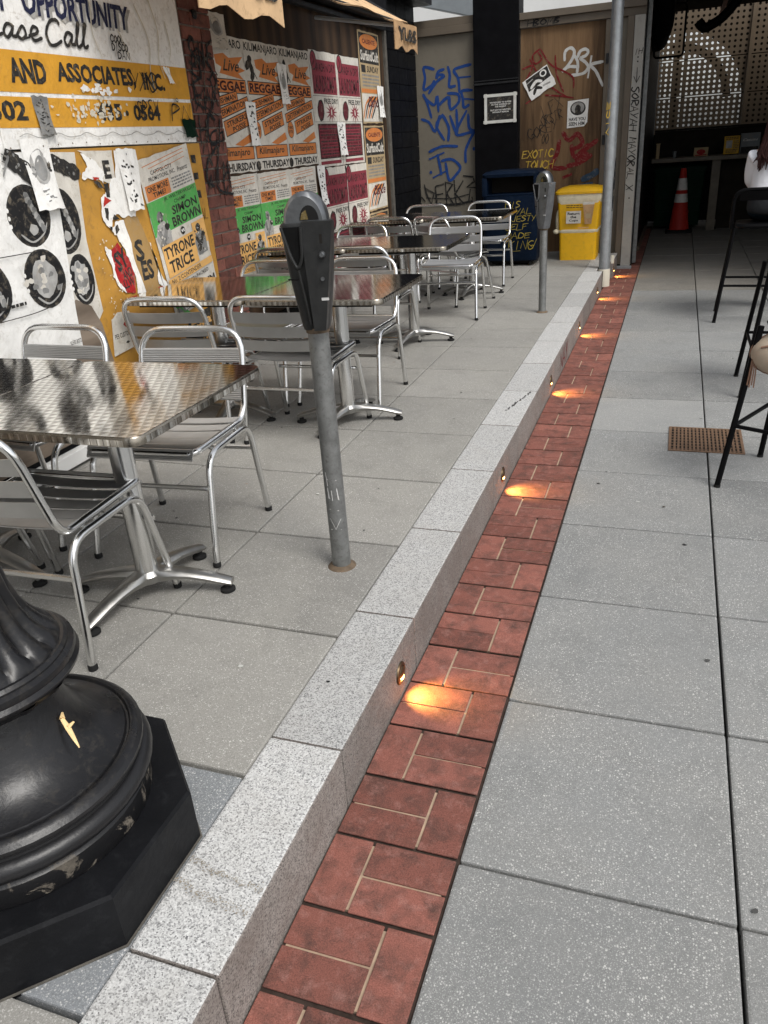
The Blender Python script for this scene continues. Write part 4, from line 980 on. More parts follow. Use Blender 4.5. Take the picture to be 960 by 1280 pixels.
p = bprint(YB-.012, .005)
p.tag('EXOTIC', -1.41, 1.26, -1.04, 1.34, .014, 'spray_yellow', .05); p.flush('yellow_graffiti', bw); p.tag('TOUCH', -1.37, 1.14, -1.04, 1.225, .014, 'spray_yellow', .05); p.build('yellow_graffiti', bw)
p = bprint(YB-.012, .0065)
p.tag('LEX', -1.2, 1.72, -.95, 1.84, .007, 'spray_black', .1, .1, False, .4); p.flush('black_graffiti', bw); p.tag('ORSIR', -1.2, 1.62, -.95, 1.72, .007, 'spray_black', .1, .1, False, .3); p.flush('black_graffiti', bw); p.tag('GOREY', -1.35, 1.50, -1.0, 1.6, .008, 'spray_black', .1, .1, False, .3); p.flush('black_graffiti', bw); p.tag('OO', -1.18, 1.40, -1.1, 1.5, .007, 'spray_black'); p.build('black_graffiti', bw)
p = bprint(YB-.012, .0085); p.stroke([(-.7, 1.0), (-.6, 1.04), (-.54, 1.08)], .07, 'smear_blue'); p.flush('blue_smear', bw); p.stroke([(-.75, .93), (-.6, .95)], .06, 'smear_blue'); p.build('blue_smear', bw)
p = bprint(YB-.05); p.tag('HBOMB', -1.36, 2.583, -1.0, 2.638, .014, 'spray_black', .08); p.build('black_graffiti', bw)
# writing running down the door post
p = Print((-.165, YB-.101, 2.2), (0, 0, -1), XU, .001)
p.tag('SORAYAH MAYORAL X', .30, -.04, 1.34, .035, .013, 'spray_black', .1, .1); p.flush('black_graffiti', bw); p.stroke([(.12, 0), (.25, 0)], .011, 'spray_black', False); p.flush('black_graffiti', bw); p.stroke([(.20, -.03), (.26, 0), (.20, .03)], .011, 'spray_black', False)
p.disc(.06, 0, .008, .008, 'spray_black'); p.disc(.02, 0, .008, .008, 'spray_black'); p.disc(1.42, 0, .008, .008, 'spray_black'); p.build('black_graffiti', bw)
p = Print((-.165, YB-.101, 2.2), XU, ZU, .001); p.tag('IH', -.04, .01, .045, .06, .010, 'spray_black'); p.build('black_graffiti', bw)
# notice on the pillar
nt_ = MB(); nt_.box(-1.825, -1.47, YB-.104, YB-.0915, 1.665, 1.945, 'ink_black'); nt_ = tag(nt_.build('notice'), 'black printed notice with white lettering taped on the black pillar', 'notice')
b = MB()
for bx in ((-1.84, -1.455, 1.925, 1.955), (-1.845, -1.46, 1.655, 1.685)): b.box(bx[0], bx[1], YB-.1075, YB-.1045, bx[2], bx[3], 'tape_white')
for bx in ((-1.832, -1.80, 1.65, 1.96), (-1.495, -1.463, 1.65, 1.96)): b.box(bx[0], bx[1], YB-.111, YB-.108, bx[2], bx[3], 'tape_white')
b.build('tape', nt_)
p = Print((0, YB-.104, 0), XU, ZU, .0008)
for t, xa, xb, za in (('WE REFUSED TO SUFFER', -1.77, -1.52, 1.86), ('IN THE WORLD OF', -1.75, -1.53, 1.838), ('THE PRESENT', -1.71, -1.58, 1.816), ('BUT NOT SO WRITTEN', -1.76, -1.53, 1.782), ('WITHOUT REASON', -1.74, -1.55, 1.76)): p.text(t, xa, za, xb, za+.015, 'paper_white', .02); p.flush('lettering', nt_)
# sticker and flyer
p = Print((-1.222, YB-.013, 2.03), (cos(.5), 0, sin(.5)), (-sin(.5), 0, cos(.5)), .009)
p.sheet(ragged(-.155, -.11, .155, .11, .006, .05), 'paper_white'); p.poly([(-.14, -.02), (.14, -.01), (.15, .1), (-.12, .1)], 'ink_black'); p.disc(.08, .06, .04, .035, 'paper_white', 14); p.disc(.08, .06, .025, .022, 'ink_black', 12)
p.stroke([(-.1, .0), (-.02, .03), (.03, .0)], .03, 'paper_white'); p.stroke([(-.1, -.07), (-.05, -.03), (.0, -.06)], .03, 'ink_black'); p.stroke([(.03, -.05), (.1, -.06)], .03, 'ink_mid'); p.stroke([(-.12, .06), (-.05, .07)], .02, 'ink_mid')
place(p, 'sticker', 'tilted black and white sticker on the plywood among red paint', 'sticker')
p = Print((-.90, YB-.013, 1.545), XU, (.01, 0, 1), .009)
p.sheet([(.0, .0), (.19, .01), (.225, .05), (.23, .285), (.0, .275)], 'paper_white'); p.disc(.115, .195, .085, .07, 'ink_black', 20); p.disc(.115, .2, .07, .057, 'ink_mid', 18); p.disc(.115, .185, .032, .045, 'ink_black', 14, .1); p.rect(.085, .13, .15, .165, 'ink_black')
p.text('HAVE YOU', .02, .07, .205, .105, 'ink_black', .03); p.text('SEEN HIM', .02, .022, .195, .06, 'ink_black', .03)
place(p, 'missing_flyer', 'white missing person style flyer with a round portrait on the plywood', 'flyer')
# beyond the hoarding: white wall and steel beam, seen over the top
b = MB(); b.box(-4.5, -.5, 13.0, 13.3, 0, 3.55, 'white_render'); tag(b.build('white_wall'), 'white rendered wall seen over the hoarding', 'wall')
b = MB(); b.box(-.1, .1, -.08, .08, -1.2, .95, 'grey_beam', .01)
o = b.build('steel_beam', None, (-2.75, 10.9, 3.10)); o.rotation_euler = (0, radians(105), radians(4)); tag(o, 'grey steel beam crossing above the hoarding', 'beam')
# ================================================================== COVERED PASSAGE at the back right
b = MB(); b.box(-.14, 4.4, 8.3, 14.5, 3.02, 3.2, 'ceiling_dark'); b.box(-.14, 4.4, 15.06, 17.0, 3.45, 3.6, 'ceiling_dark'); tag(b.build('ceiling'), kind='structure')  # unseen front overhang added for shade; gap added to light the perforated sheet
pas = MB(); pas.box(-.36, -.105, 10.12, 16.9, -.02, 3.015, 'black_paint'); pas = tag(pas.build('passage_wall'), 'dark left wall of the covered passage with a door track', 'wall')
b = MB(); b.box(-.1045, -.06, 10.25, 10.34, .02, 2.9, 'galvanised', .004); b.build('door_track', pas)
b = MB()
for k in range(60): b.box(-.1045, -.09+(k % 2)*.008, 11.0, 11.04, .1+k*.046, .13+k*.046, 'gate_rust')
b.build('gate_rack', pas)
b = MB(); b.box(-.1045, -.075, 11.4, 13.9, .0, .06, 'rust'); b.build('bottom_rail', pas)
b = MB(); b.box(2.7, 2.9, 7.6, 17.0, -.02, 3.015, 'black_paint'); tag(b.build('shade_wall'), 'dark right wall of the covered passage', 'wall')  # added out of view to keep sky light off the passage
# perforated sheet wall with real holes
def perforated(x0, x1, z0, z1, y, pitch=.083, r=.0205):
    b = MB(); nx = int(round((x1-x0)/pitch)); nz = int(round((z1-z0)/.077)); dx = (x1-x0)/nx; dz = (z1-z0)/nz
    for i in range(nx):
        for j in range(nz):
            cx, cz = x0+(i+.5)*dx, z0+(j+.5)*dz
            O = [(cx-dx/2, cz-dz/2), (cx, cz-dz/2), (cx+dx/2, cz-dz/2), (cx+dx/2, cz), (cx+dx/2, cz+dz/2), (cx, cz+dz/2), (cx-dx/2, cz+dz/2), (cx-dx/2, cz)]
            I = [(cx+r*cos(a), cz+r*sin(a)) for a in (radians(225+45*k) for k in range(8))]
            v = [(q[0], y, q[1]) for q in O]+[(q[0], y, q[1]) for q in I]+[(q[0], y+.006, q[1]) for q in I]
            b.add(v, [(k, (k+1) % 8, 8+(k+1) % 8, 8+k) for k in range(8)]+[(8+k, 8+(k+1) % 8, 16+(k+1) % 8, 16+k) for k in range(8)], 'perforated_tan')
    return b
pw = empty('perforated_wall', (.6, 15, 1.2), 'brown perforated metal wall with daylight through its holes', 'wall')
YP = 15.0
for xa, xb in ((-.10, 1.20), (1.25, 2.6)):
    for za, zb in ((1.36, 1.875), (1.89, 2.395), (2.41, 3.40)):
        put(perforated(xa, xb, za, zb, YP).build('perforated_panel'), pw)
b = MB(); b.box(1.203, 1.247, YP-.03, YP+.02, 1.2, 3.4, 'perforated_tan', .003); put(b.build('mullion'), pw)
b = MB(); b.box(2.6, 2.695, YP, YP+.02, .0, 3.018, 'black_paint'); b.box(-.104, 2.6, YP, YP+.02, .0, 1.355, 'black_paint'); put(b.build('lower_panel'), pw)
# rear wall with an arched window behind the sheet
def arch_wall():
    b = MB(); y = 15.55; N = 26; cx, cz, R = .12, 1.78, 1.08
    A = [(cx+R*cos(pi*k/N), cz+R*sin(pi*k/N)) for k in range(N+1)]
    A = [(max(-.36, a), c) for a, c in A]
    for k in range(N):
        (xa, za), (xb, zb) = A[k], A[k+1]
        b.add([(xa, y, za), (xb, y, zb), (xb, y, 3.5), (xa, y, 3.5)], [(0, 1, 2, 3)], 'counter_black')
    b.box(cx+R, 4.4, y, y+.05, 0, 3.5, 'counter_black'); b.box(-.36, cx+R, y, y+.05, 0, 1.36, 'counter_black')
    return b
aw_ = arch_wall(); aw_ = tag(aw_.build('rear_wall'), 'dark rear wall with a big arched window behind the perforated sheet', 'wall')
b = MB(); b.box(.10, .20, 15.56, 15.62, 1.36, 2.86, 'counter_black'); b.box(.27, .33, 15.56, 15.62, 1.36, 2.86, 'counter_black')
for k in range(14):
    a0, a1 = pi*k/28+.08, pi*(k+1)/28+.08
    q = [(.12+r*cos(a), 1.78+r*sin(a)) for r, a in ((.80, a0), (.92, a0), (.92, a1), (.80, a1))]
    b.prism(q, 15.565, 15.6, 'counter_black', 'y')
b.build('window_bars', aw_)
# counter
ct = MB(); ct.box(-.06, 2.69, 13.45, 14.2, .985, 1.04, 'counter_dark', .006); ct = tag(ct.build('bar_counter'), 'dark bar counter across the back of the covered passage', 'counter')
b = MB(); b.box(.80, .92, 13.52, 13.62, 0, .984, 'counter_dark', .004); b.build('leg', ct)
b = MB(); b.box(.94, 2.69, 13.75, 13.8, 0, .984, 'counter_black'); b.build('front_panel', ct)
b = MB(); b.box(-.06, 2.69, 14.2, 14.26, .9, 1.40, 'counter_black', .004); b.build('splashback', ct)
b = MB(); b.box(-.06, 2.69, 14.1, 14.3, 1.402, 1.43, 'counter_black', .004); b.build('shelf', ct)
gb = empty('wheeled_bin', (.36, 14.05, 0), 'dark green wheeled bin under the counter behind the cone', 'bin')
def ringbox(w, d, z, r=.03, n=3):
    P = []
    for (sx, sy, a0) in ((1, 1, 0), (-1, 1, pi/2), (-1, -1, pi), (1, -1, 3*pi/2)):
        for k in range(n+1):
            a = a0+pi/2*k/n; P.append((sx*(w/2-r)+r*cos(a), sy*(d/2-r)+r*sin(a), z))
    return P
b = MB(); b.loft([ringbox(.66, .5, .05), ringbox(.74, .58, .84)], 'bin_green'); b.build('body', gb)
b = MB(); b.loft([ringbox(.78, .62, .842), ringbox(.78, .62, .90), ringbox(.70, .55, .93)], 'bin_green'); b.build('lid', gb)
for sy in (.25, .45, .62):
    b = MB(); b.box(-.3, .3, -.295, -.262, sy, sy+.02, 'bin_green', .003); b.build('rib', gb)
for sx in (-.28, .28):
    b = MB(); b.lathe([(.06, -.02), (.065, 0), (.06, .02)], 'rubber', 14, T=Matrix.Translation((sx, .2, .065)) @ Matrix.Rotation(pi/2, 4, 'Y')); b.build('wheel', gb)
# traffic cone
cn = empty('traffic_cone', (.41, 13.40, 0), 'red traffic cone with two white bands before the counter', 'cone')
b = MB(); b.lathe([(.155, .045), (.145, .055), (.04, .89), (.03, .90)], 'cone_red', 24); b.build('body', cn)
b = MB(); b.lathe([(.1005, .43), (.0855, .55)], 'cone_white', 24, caps=False); b.build('reflective_band', cn)
b = MB(); b.lathe([(.0795, .60), (.0590, .765)], 'cone_white', 24, caps=False); b.build('reflective_band', cn)
b = MB(); b.loft([ringbox(.38, .38, 0, .04), ringbox(.38, .38, .03, .04), ringbox(.32, .32, .046, .06)], 'rubber'); b.build('base', cn)
# things on the counter
def small(name, label, cat, loc): return empty(name, loc, label, cat)
t = small('snack_box', 'small cream box with a red mark standing on the counter', 'box', (.63, 13.62, 1.04)); b = MB(); b.box(-.10, .10, 0, .07, 0, .12, 'box_cream', .004); b.build('carton', t); p = Print((-.1, -.0005, 0), XU, ZU); p.disc(.1, .06, .06, .035, 'ink_red'); p.rect(.02, .01, .18, .025, 'ink_red'); p.build('printed_mark', t)
t = small('menu_stand', 'yellow printed menu card standing on the counter', 'menu', (1.04, 13.55, 1.04)); b = MB(); b.box(-.105, .105, 0, .008, .012, .25, 'menu_yellow', .002); b.build('card', t); b = MB(); b.box(-.10, .10, -.04, .05, 0, .011, 'black_plastic', .002); b.build('foot', t); p = Print((-.105, -.0005, 0), XU, ZU); p.rect(.03, .09, .11, .19, 'ink_mid'); p.lines(.02, .20, .19, .24, 2, 'ink_black'); p.lines(.13, .06, .2, .19, 6, 'rust'); p.lines(.03, .025, .18, .075, 3, 'rust'); p.build('print', t)
t = small('grey_carton', 'grey carton with white script lettering behind the yellow menu', 'box', (1.30, 13.75, 1.04)); b = MB(); b.box(-.13, .13, 0, .15, 0, .27, 'box_grey', .004); b.build('carton', t); p = Print((-.13, -.0005, 0), XU, ZU); p.text('Cassini', .03, .165, .23, .20, 'paper_white', .01, .3); p.rect(.01, .0, .25, .09, 'ink_black'); p.build('lettering', t)
t = small('drinking_glass', 'clear empty glass on the left of the counter', 'glass', (.26, 13.6, 1.04)); b = MB(); b.lathe([(.022, 0), (.03, .09), (.028, .09), (.02, .006)], 'box_grey', 14); b.build('bowl', t)
t = small('wooden_block', 'pale wooden block at the left end of the counter', 'block', (.02, 13.56, 1.04)); b = MB(); b.box(-.025, .025, 0, .05, 0, .20, 'box_cream', .003); b.box(-.03, .03, -.005, .055, .2, .21, 'box_cream', .002); b.build('block', t)
t = small('amber_bottle', 'amber bottle on the shelf by the right edge', 'bottle', (1.50, 13.9, 1.04)); b = MB(); b.lathe([(.04, 0), (.04, .18), (.015, .25), (.015, .3)], 'pipe_brown', 16); b.build('glass_body', t); b = MB(); b.lathe([(.041, .05), (.041, .13)], 'box_cream', 16, caps=False); b.build('paper_label', t); b = MB(); b.lathe([(.017, .3), (.017, .32)], 'black_plastic', 12); b.build('cap', t)
# pipes and duct under the ceiling
def pipe(name, pts, r, m, lab): b = MB(); b.tube(pts, r, m, 10); return tag(b.build(name), lab, 'pipe')
pipe('ceiling_pipe', [(-.1, 12, 2.93), (2.69, 12, 2.88)], .028, 'pipe_brown', 'brown pipe running across under the passage ceiling')
pipe('ceiling_pipe', [(-.1, 12.4, 2.99), (2.69, 12.4, 2.96)], .018, 'dark_metal', 'thin dark conduit behind the brown ceiling pipe')
pipe('ceiling_pipe', [(.75, 11.5, 2.96), (.75, 14.8, 2.96)], .03, 'pipe_red', 'dull red pipe running back along the passage ceiling')
b = MB(); b.tube(fillet([(.02, 11.3, 3.0), (.02, 11.6, 2.62), (-.06, 12.3, 2.5)], .3), .13, 'black_plastic', 16); tag(b.build('air_duct'), 'fat black air duct at the top left of the passage', 'duct')
b = MB(); b.tube(fillet([(.95, 12.9, 2.99), (.72, 12.9, 2.72), (.5, 12.9, 2.62), (.42, 12.9, 2.72)], .15), .06, 'black_plastic', 12); tag(b.build('flexible_hose'), 'black flexible hose looping below the passage ceiling', 'hose')
sp = empty('hanging_speaker', (.2, 12.0, 2.4), 'black box frame hanging beside the duct', 'speaker'); b = MB(); b.tube(fillet([(-.28, 0, -.12), (.07, 0, -.12), (.07, 0, .45), (-.28, 0, .45)], .05, 4, True), .013, 'black_plastic', 8, True); b.build('frame', sp); b = MB(); b.tube([(.07, 0, .45), (.07, 0, .6)], .013, 'black_plastic'); b.build('hanger', sp)
# ================================================================== STEEL POLE
pole = empty('steel_pole', (-.30, 8.78, 0), 'tall galvanised steel pole with a concrete collar at the kerb end', 'pole')
PX, PY = -.312, 8.80
b = MB(); b.lathe([(.056, .16), (.056, 4.2)], 'galvanised_pale', 24, (0, 0)); o = b.build('tube', pole); o.location = (PX+.30, PY-8.78, 0)
b = MB(); b.lathe([(.062, 0), (.062, .165), (.058, .18)], 'curtain_cream', 24); o = b.build('collar', pole); o.location = (PX+.30, PY-8.78, 0)
p = Print((PX-.0, PY-.0575, 1.2), (0, 0, 1), (1, 0, 0), .002); random.seed(71)
p.tag('VICE', .25, -.05, .55, -.02, .009, 'spray_yellow'); put(p.build('yellow_graffiti'), pole)
b = MB(); b.tube([(PX+.05, PY-.03, .75), (PX+.055, PY-.03, 1.0), (PX+.06, PY-.02, 1.25)], [.004, .012, .004], 'spray_black', 6); put(b.build('black_streak'), pole)
b = MB(); b.box(.0, .03, -.02, .02, .22, .30, 'curtain_cream', .006); o = b.build('wall_bracket', pole); o.location = (PX+.36, PY-8.70, 0)
# ================================================================== CHAIRS
def make_chair():
    r = empty('cafe_chair', (0, 0, 0), '', 'chair', group='aluminium cafe chairs')
    A = 'aluminium'
    b = MB()
    loop = fillet([(-.19, .205, .418), (-.216, .19, .424), (-.216, -.165, .415), (-.222, -.205, .46), (-.216, -.285, .745), (.216, -.285, .745), (.222, -.205, .46), (.216, -.165, .415), (.216, .19, .424), (.19, .205, .418)],
                  [0, .02, .05, .08, .10, .10, .08, .05, .02, 0], 6)
    b.tube(loop, .0125, A, 10); b.tube([(-.19, .205, .418), (.19, .205, .418)], .0125, A, 10); b.build('seat_back_frame', r)
    for sx in (-1, 1):
        b = MB(); pts = fillet([(sx*.248, -.235, .012), (sx*.236, -.185, .395), (sx*.236, .155, .398), (sx*.248, .245, .012)], .075, 6)
        b.tube(pts, .0125, A, 10); b.build('leg_frame', r)
        for yy in (-.1, .1):
            b = MB(); b.tube([(sx*.214, yy, .405), (sx*.238, yy, .399)], .006, A, 6); b.build('rivet', r)
        for yy in (-.235, .245):
            b = MB(); b.lathe([(.0125, 0), (.0145, .002), (.0145, .016), (.013, .02)], 'rubber', 10, (sx*.248, yy)); b.build('rubber_foot', r)
    for yy, zz in ((-.225, .29), (.2, .29)):
        b = MB(); b.tube([(-.242, yy+(.02 if yy < 0 else 0), zz), (.242, yy+(.02 if yy < 0 else 0), zz)], .009, A, 8); b.build('stretcher', r)
    def slat(c, d, n, w, L, sag, name):
        """ribbed slat: c centre, d width direction, n outward normal"""
        b = MB(); c = Vector(c); d = Vector(d).normalized(); n = Vector(n).normalized(); K = 17; prof = []
        for k in range(K):
            t = k/(K-1)*2-1; h = (.0036 if k % 2 == 0 else .0010)-.004*(abs(t) > .94)
            prof.append((t*w/2, h))
        prof2 = [(a, -.003) for a, h in reversed(prof)]
        rings = []
        for i in range(9):
            u = i/8*2-1; off = -sag*(1-u*u)
            rings.append([c+Vector((u*L/2, 0, 0))+d*a+n*(h+off) for a, h in prof+prof2])
        b.loft(rings, 'slat_aluminium', False); b.build(name, r)
    for k in range(5):
        y = -.135+.072*k; slat((0, y, .430-.006*sin(pi*k/4)), (0, 1, 0), (0, 0, 1), .0615, .435, .010, 'seat_slat')
    slat((0, .212, .420), (0, .5, -.85), (0, .85, .5), .045, .42, .0, 'seat_slat')
    d = Vector((0, -.075, .285)).normalized(); n = Vector((0, .285, .075)).normalized()
    for k in range(3):
        c = Vector((0, -.2125, .490))+d*(.02+.072*k); slat(c+n*.004, d, n, .056, .43, .014, 'back_slat')
    return r
chair = make_chair()
first = True
def set_chair(x, y, deg, label):
    global first
    if first:
        chair.location = (x, y, ZK); chair.rotation_euler = (0, 0, radians(deg)); chair['label'] = label; first = False
    else: dup(chair, (x, y, ZK), radians(deg), label)
for a in [(-1.41, 1.69, 2, 'aluminium chair at bottom left, seat pushed under the near table'),
          (-2.03, 1.72, -4, 'aluminium chair beside the lower left one, mostly outside the photo'),
          (-1.37, 2.33, 184, 'aluminium chair tucked in behind the near table, beside its free corner'),
          (-2.02, 2.34, 178, 'aluminium chair behind the near table in front of the disc posters'),
          (-1.375, 3.53, 0, 'aluminium chair with its back to us, directly behind the near meter pole'),
          (-1.97, 3.52, 3, 'aluminium chair with its back to us before the torn posters'),
          (-1.37, 4.18, 180, 'aluminium chair facing us at the second table, just right of the near meter head'),
          (-1.93, 4.14, 180, 'aluminium chair facing us at the second table, left of the near meter head'),
          (-1.60, 5.24, 0, 'aluminium chair back just behind the one facing us right of the meter'),
          (-2.16, 5.28, 0, 'aluminium chair half hidden by the near meter head, below the green poster'),
          (-1.365, 6.47, 184, 'bright white lit chair facing us, at the far corner of the third table'),
          (-2.08, 6.08, 180, 'aluminium chair back under the lower left laundry poster'),
          (-1.49, 7.08, -31, 'aluminium chair turned askew at the fourth table'),
          (-2.05, 7.20, 0, 'aluminium chair back under the Sunday posters'),
          (-1.43, 8.02, 180, 'bright chair in front of the blue bin, farthest on the right'),
          (-2.05, 7.9, 180, 'dark aluminium chair at the far left of the last table before the black tiles')]: set_chair(*a)
# ================================================================== TABLES
def make_table():
    r = empty('cafe_table', (0, 0, 0), '', 'table', group='square steel cafe tables')
    b = MB(); h = .352
    def rr(s_, z, rad): return ringbox(2*s_, 2*s_, z, rad, 4)
    b.loft([rr(h-.004, .712, .036), rr(h-.003, .7145, .036)], 'swirl_steel', False)
    b.build('table_top', r)
    b = MB(); b.loft([rr(h-.02, .686, .03), rr(h, .688, .04), rr(h, .708, .04), rr(h-.003, .7125, .038), rr(h-.03, .7105, .03)], 'table_edge', True, False)
    n = 30
    for k in range(n):                                    # dimples pressed into the rolled edge
        t = -h+.05+(2*h-.1)*k/(n-1)
        for T in (0, 1, 2, 3): b.box(t-.0095, t+.0095, h-.002, h+.0012, .6895, .707, 'swirl_steel', 0, Matrix.Rotation(T*pi/2, 4, 'Z'))
    b.build('edge_band', r)
    b = MB(); b.box(-h+.07, h-.07, -h+.07, h-.07, .668, .684, 'black_plastic'); b.build('under_frame', r)
    b = MB(); b.lathe([(.038, .085), (.038, .664)], 'aluminium', 24); b.build('column', r)
    b = MB(); b.lathe([(.05, .06), (.052, .085), (.04, .10)], 'cast_aluminium', 20); b.build('collar', r)
    for k in range(4):
        a = radians((17, 84, 190, 260)[k]); R = Matrix.Rotation(a, 4, 'Z'); b = MB(); rings = []
        for t in (0, .12, .3, .5, .7, .85, .95, 1):
            x = .01+.275*t; top = .105-.012*t-.045*t*t; bot = .052+.028*sin(pi*min(1, t*1.15))*.6-.022*t*t; bot = min(bot, top-.016); w = .034-.010*t
            rings.append([(x, -w*.8, bot), (x, w*.8, bot), (x, w, (top+bot)/2), (x, w*.75, top-.004), (x, w*.25, top), (x, -w*.25, top), (x, -w*.75, top-.004), (x, -w, (top+bot)/2)])
        b.loft(rings, 'cast_aluminium', True, True, R); b.build('base_arm', r)
        b = MB(); b.lathe([(.020, 0), (.026, .003), (.026, .011), (.012, .016), (.012, .035)], 'rubber', 14, (.265*cos(a), .265*sin(a))); b.build('foot_pad', r)
    return r
tb = make_table(); tfirst = True
for x, y, rz, lab in [(-1.235, 1.885, 0, 'square patterned steel table nearest the camera, above the lower left chair'), (-1.944, 1.89, 90, 'square steel table pushed against the near one, cut by the left photo edge'),
                  (-1.215, 3.70, 0, 'square steel table just behind the near parking meter'), (-1.925, 3.70, 90, 'square steel table against the ochre board behind the near meter'),
                  (-1.385, 5.47, 0, 'square steel table in front of the bright white chair'), (-2.09, 5.47, 90, 'square steel table under the laundry posters'),
                  (-1.39, 7.36, 0, 'farthest square steel table, before the blue bin'), (-2.09, 7.36, 90, 'square steel table under the Sunday posters')]:
    if tfirst: tb.location = (x, y, ZK); tb.rotation_euler = (0, 0, radians(rz)); tb['label'] = lab; tfirst = False
    else: dup(tb, (x, y, ZK), radians(rz), lab)
# ================================================================== PARKING METERS
def meter(x, y, rz, zb, tall, body, label, polem, r=.033):
    t = empty('parking_meter', (x, y, ZK), label, 'parking meter', rz, 'parking meters along the kerb')
    b = MB(); b.lathe([(r, .0), (r, zb+.02)], polem, 18); b.build('pole', t)
    b = MB(); b.lathe([(r+.018, .0), (r+.012, .006), (r+.002, .012)], 'rust', 18); b.build('base_ring', t)
    b = MB(); b.lathe([(r+.004, zb-.012), (r+.004, zb+.004)], 'rust', 18); b.build('collar', t)
    H = tall
    def sec(z, w, d, rad, cy=0): return [(p[0], p[1]+cy, z) for p in ringbox(w, d, z, rad, 3)]
    b = MB(); b.loft([sec(zb, .078, .07, .02), sec(zb+.02*H/.31, .086, .078, .02), sec(zb+.16*H/.31, .125, .098, .022), sec(zb+.19*H/.31, .130, .10, .022), sec(zb+.285*H/.31, .148, .108, .026), sec(zb+H-.006, .15, .11, .026), sec(zb+H, .142, .102, .022)], body); b.build('housing', t)
    # vault door slab standing proud on the front right
    b = MB(); pts = [(.004, zb+.004), (.040, zb+.004), (.083, zb+H*.93), (.083, zb+H+.004), (-.004, zb+H+.004), (-.004, zb+H*.66)]
    b.prism(pts, -.066, -.030, body, 'y'); b.build('vault_door', t)
    # dark panel painting the shade of a scooped recess, with its raised V rim
    b = MB(); zt = zb+H*.97
    pts = [(-.060, zt), (-.006, zt), (-.006, zb+H*.68), (-.024, zb+H*.60), (-.044, zb+H*.72)]
    b.prism(pts, -.0585, -.05, 'black_plastic', 'y'); b.build('recess_shade', t)
    b = MB(); b.tube(fillet([(-.066, -.056, zt), (-.046, -.060, zb+H*.72), (-.026, -.064, zb+H*.585), (-.010, -.066, zb+H*.69), (-.006, -.066, zt)], .02), .005, body, 8); b.tube([(-.026, -.060, zb+H*.585), (-.020, -.056, zb+H*.42), (-.006, -.05, zb+.02)], .004, body, 8); b.build('recess_rim', t)
    b = MB(); b.tube([(-.062, -.052, zb+H*.50), (-.03, -.058, zb+H*.50)], .0025, 'black_plastic', 6); b.build('seam', t)
    # dome
    b = MB(); n = 14; rings = []
    for k in range(n+1):
        a = pi*k/n; cx, cz = .064*cos(a), .085*sin(a)
        rings.append([(cx*q, yy, zb+H-.002+cz*q) for yy, q in ((-.038, .86), (-.026, 1), (.026, 1), (.038, .86))])
    b.loft(rings, 'dome_metal', True, False)
    for yy in (-.038, .038):
        P = [(.064*.86*cos(pi*k/n), yy, zb+H-.002+.085*.86*sin(pi*k/n)) for k in range(n+1)]; b.add(P, [tuple(range(n+1)) if yy > 0 else tuple(range(n, -1, -1))], 'dome_metal')
    b.build('dome', t)
    b = MB(); P = [(.028*cos(pi*k/n)+.016, zb+H+.006+.040*sin(pi*k/n)) for k in range(n+1)]; b.prism(P, -.0405, -.0384, 'smoked_glass', 'y'); b.build('window', t)
    b = MB(); b.prism([(-.010, zb+H+.008), (.014, zb+H+.008), (.008, zb+H+.034), (-.004, zb+H+.026)], -.0412, -.0407, 'card_ochre', 'y'); b.build('label_card', t)
    b = MB(); b.lathe([(.010, 0), (.010, .008), (.006, .014)], 'dome_metal', 12, T=Matrix.Translation((.05, -.066, zb+H*.72)) @ Matrix.Rotation(pi/2, 4, 'X')); b.build('coin_knob', t)
    b = MB(); b.box(.046, .054, -.0672, -.0658, zb+H*.82, zb+H*.90, 'hole_shade'); b.build('coin_slot', t)
    b = MB(); b.lathe([(.006, 0), (.006, .004)], 'dome_metal', 10, T=Matrix.Translation((.045, -.0655, zb+H*.50)) @ Matrix.Rotation(pi/2, 4, 'X')); b.build('lock', t)
    b = MB(); b.box(.036, .058, -.0675, -.0658, zb+H*.30, zb+H*.325, 'chalk_white'); b.build('maker_plate', t)
    return t
m1 = meter(-.66, 2.21, radians(12), .845, .31, 'meter_black', 'black dome topped parking meter near the tables, scratched grey pole', 'galvanised')
p = Print((-.66+.010, 2.21-.034, ZK), XU, ZU, .001); random.seed(81)
p.tag('KIET', 0, 0, .30, .034, .0055, 'chalk_white', .08)
for i, v_ in enumerate(p.mb.v):                       # wrap the scratched tag around the pole, reading upward
    a = v_[2]-ZK-.017; l = v_[0]-(-.65)
    ang = radians(-90)-a/.034*1.0; p.mb.v[i] = (.0345*cos(ang), .0345*sin(ang), .15+l*.75)
p.build('scratched_tag', m1)
meter(-.62, 6.56, radians(-25), .655, .335, 'meter_grey', 'grey parking meter in front of the blue bin', 'galvanised', .03)
# ================================================================== LAMP POST (left foreground)
lp = empty('lamp_post', (-.835, .875, ZK), 'old black fluted lamp post on an octagonal plinth at the lower left', 'lamp post', radians(0))
b = MB(); ap = .322; Rr = ap/cos(pi/8); oc = [(Rr*cos(pi/8+pi/4*k), Rr*sin(pi/8+pi/4*k)) for k in range(8)]
def sc(k, z): return [(x*k, y*k, z) for x, y in oc]
b.loft([sc(1, -.01), sc(1, .128), sc(.985, .136)], 'plinth_black', False); b.build('plinth', lp)
b = MB(); b.loft([sc(1.012, .0), sc(1.012, .003)], 'jamb_grey', False); b.build('grout_bed', lp)
b = MB(); b.lathe([(.258, .134), (.264, .142), (.264, .188), (.259, .192), (.257, .198), (.259, .204), (.272, .207), (.279, .216), (.281, .227), (.277, .238), (.268, .245), (.260, .247), (.258, .254), (.264, .257), (.269, .264), (.269, .273), (.262, .28)], 'lamp_black_worn', 48, caps=False); b.build('base_ring', lp)
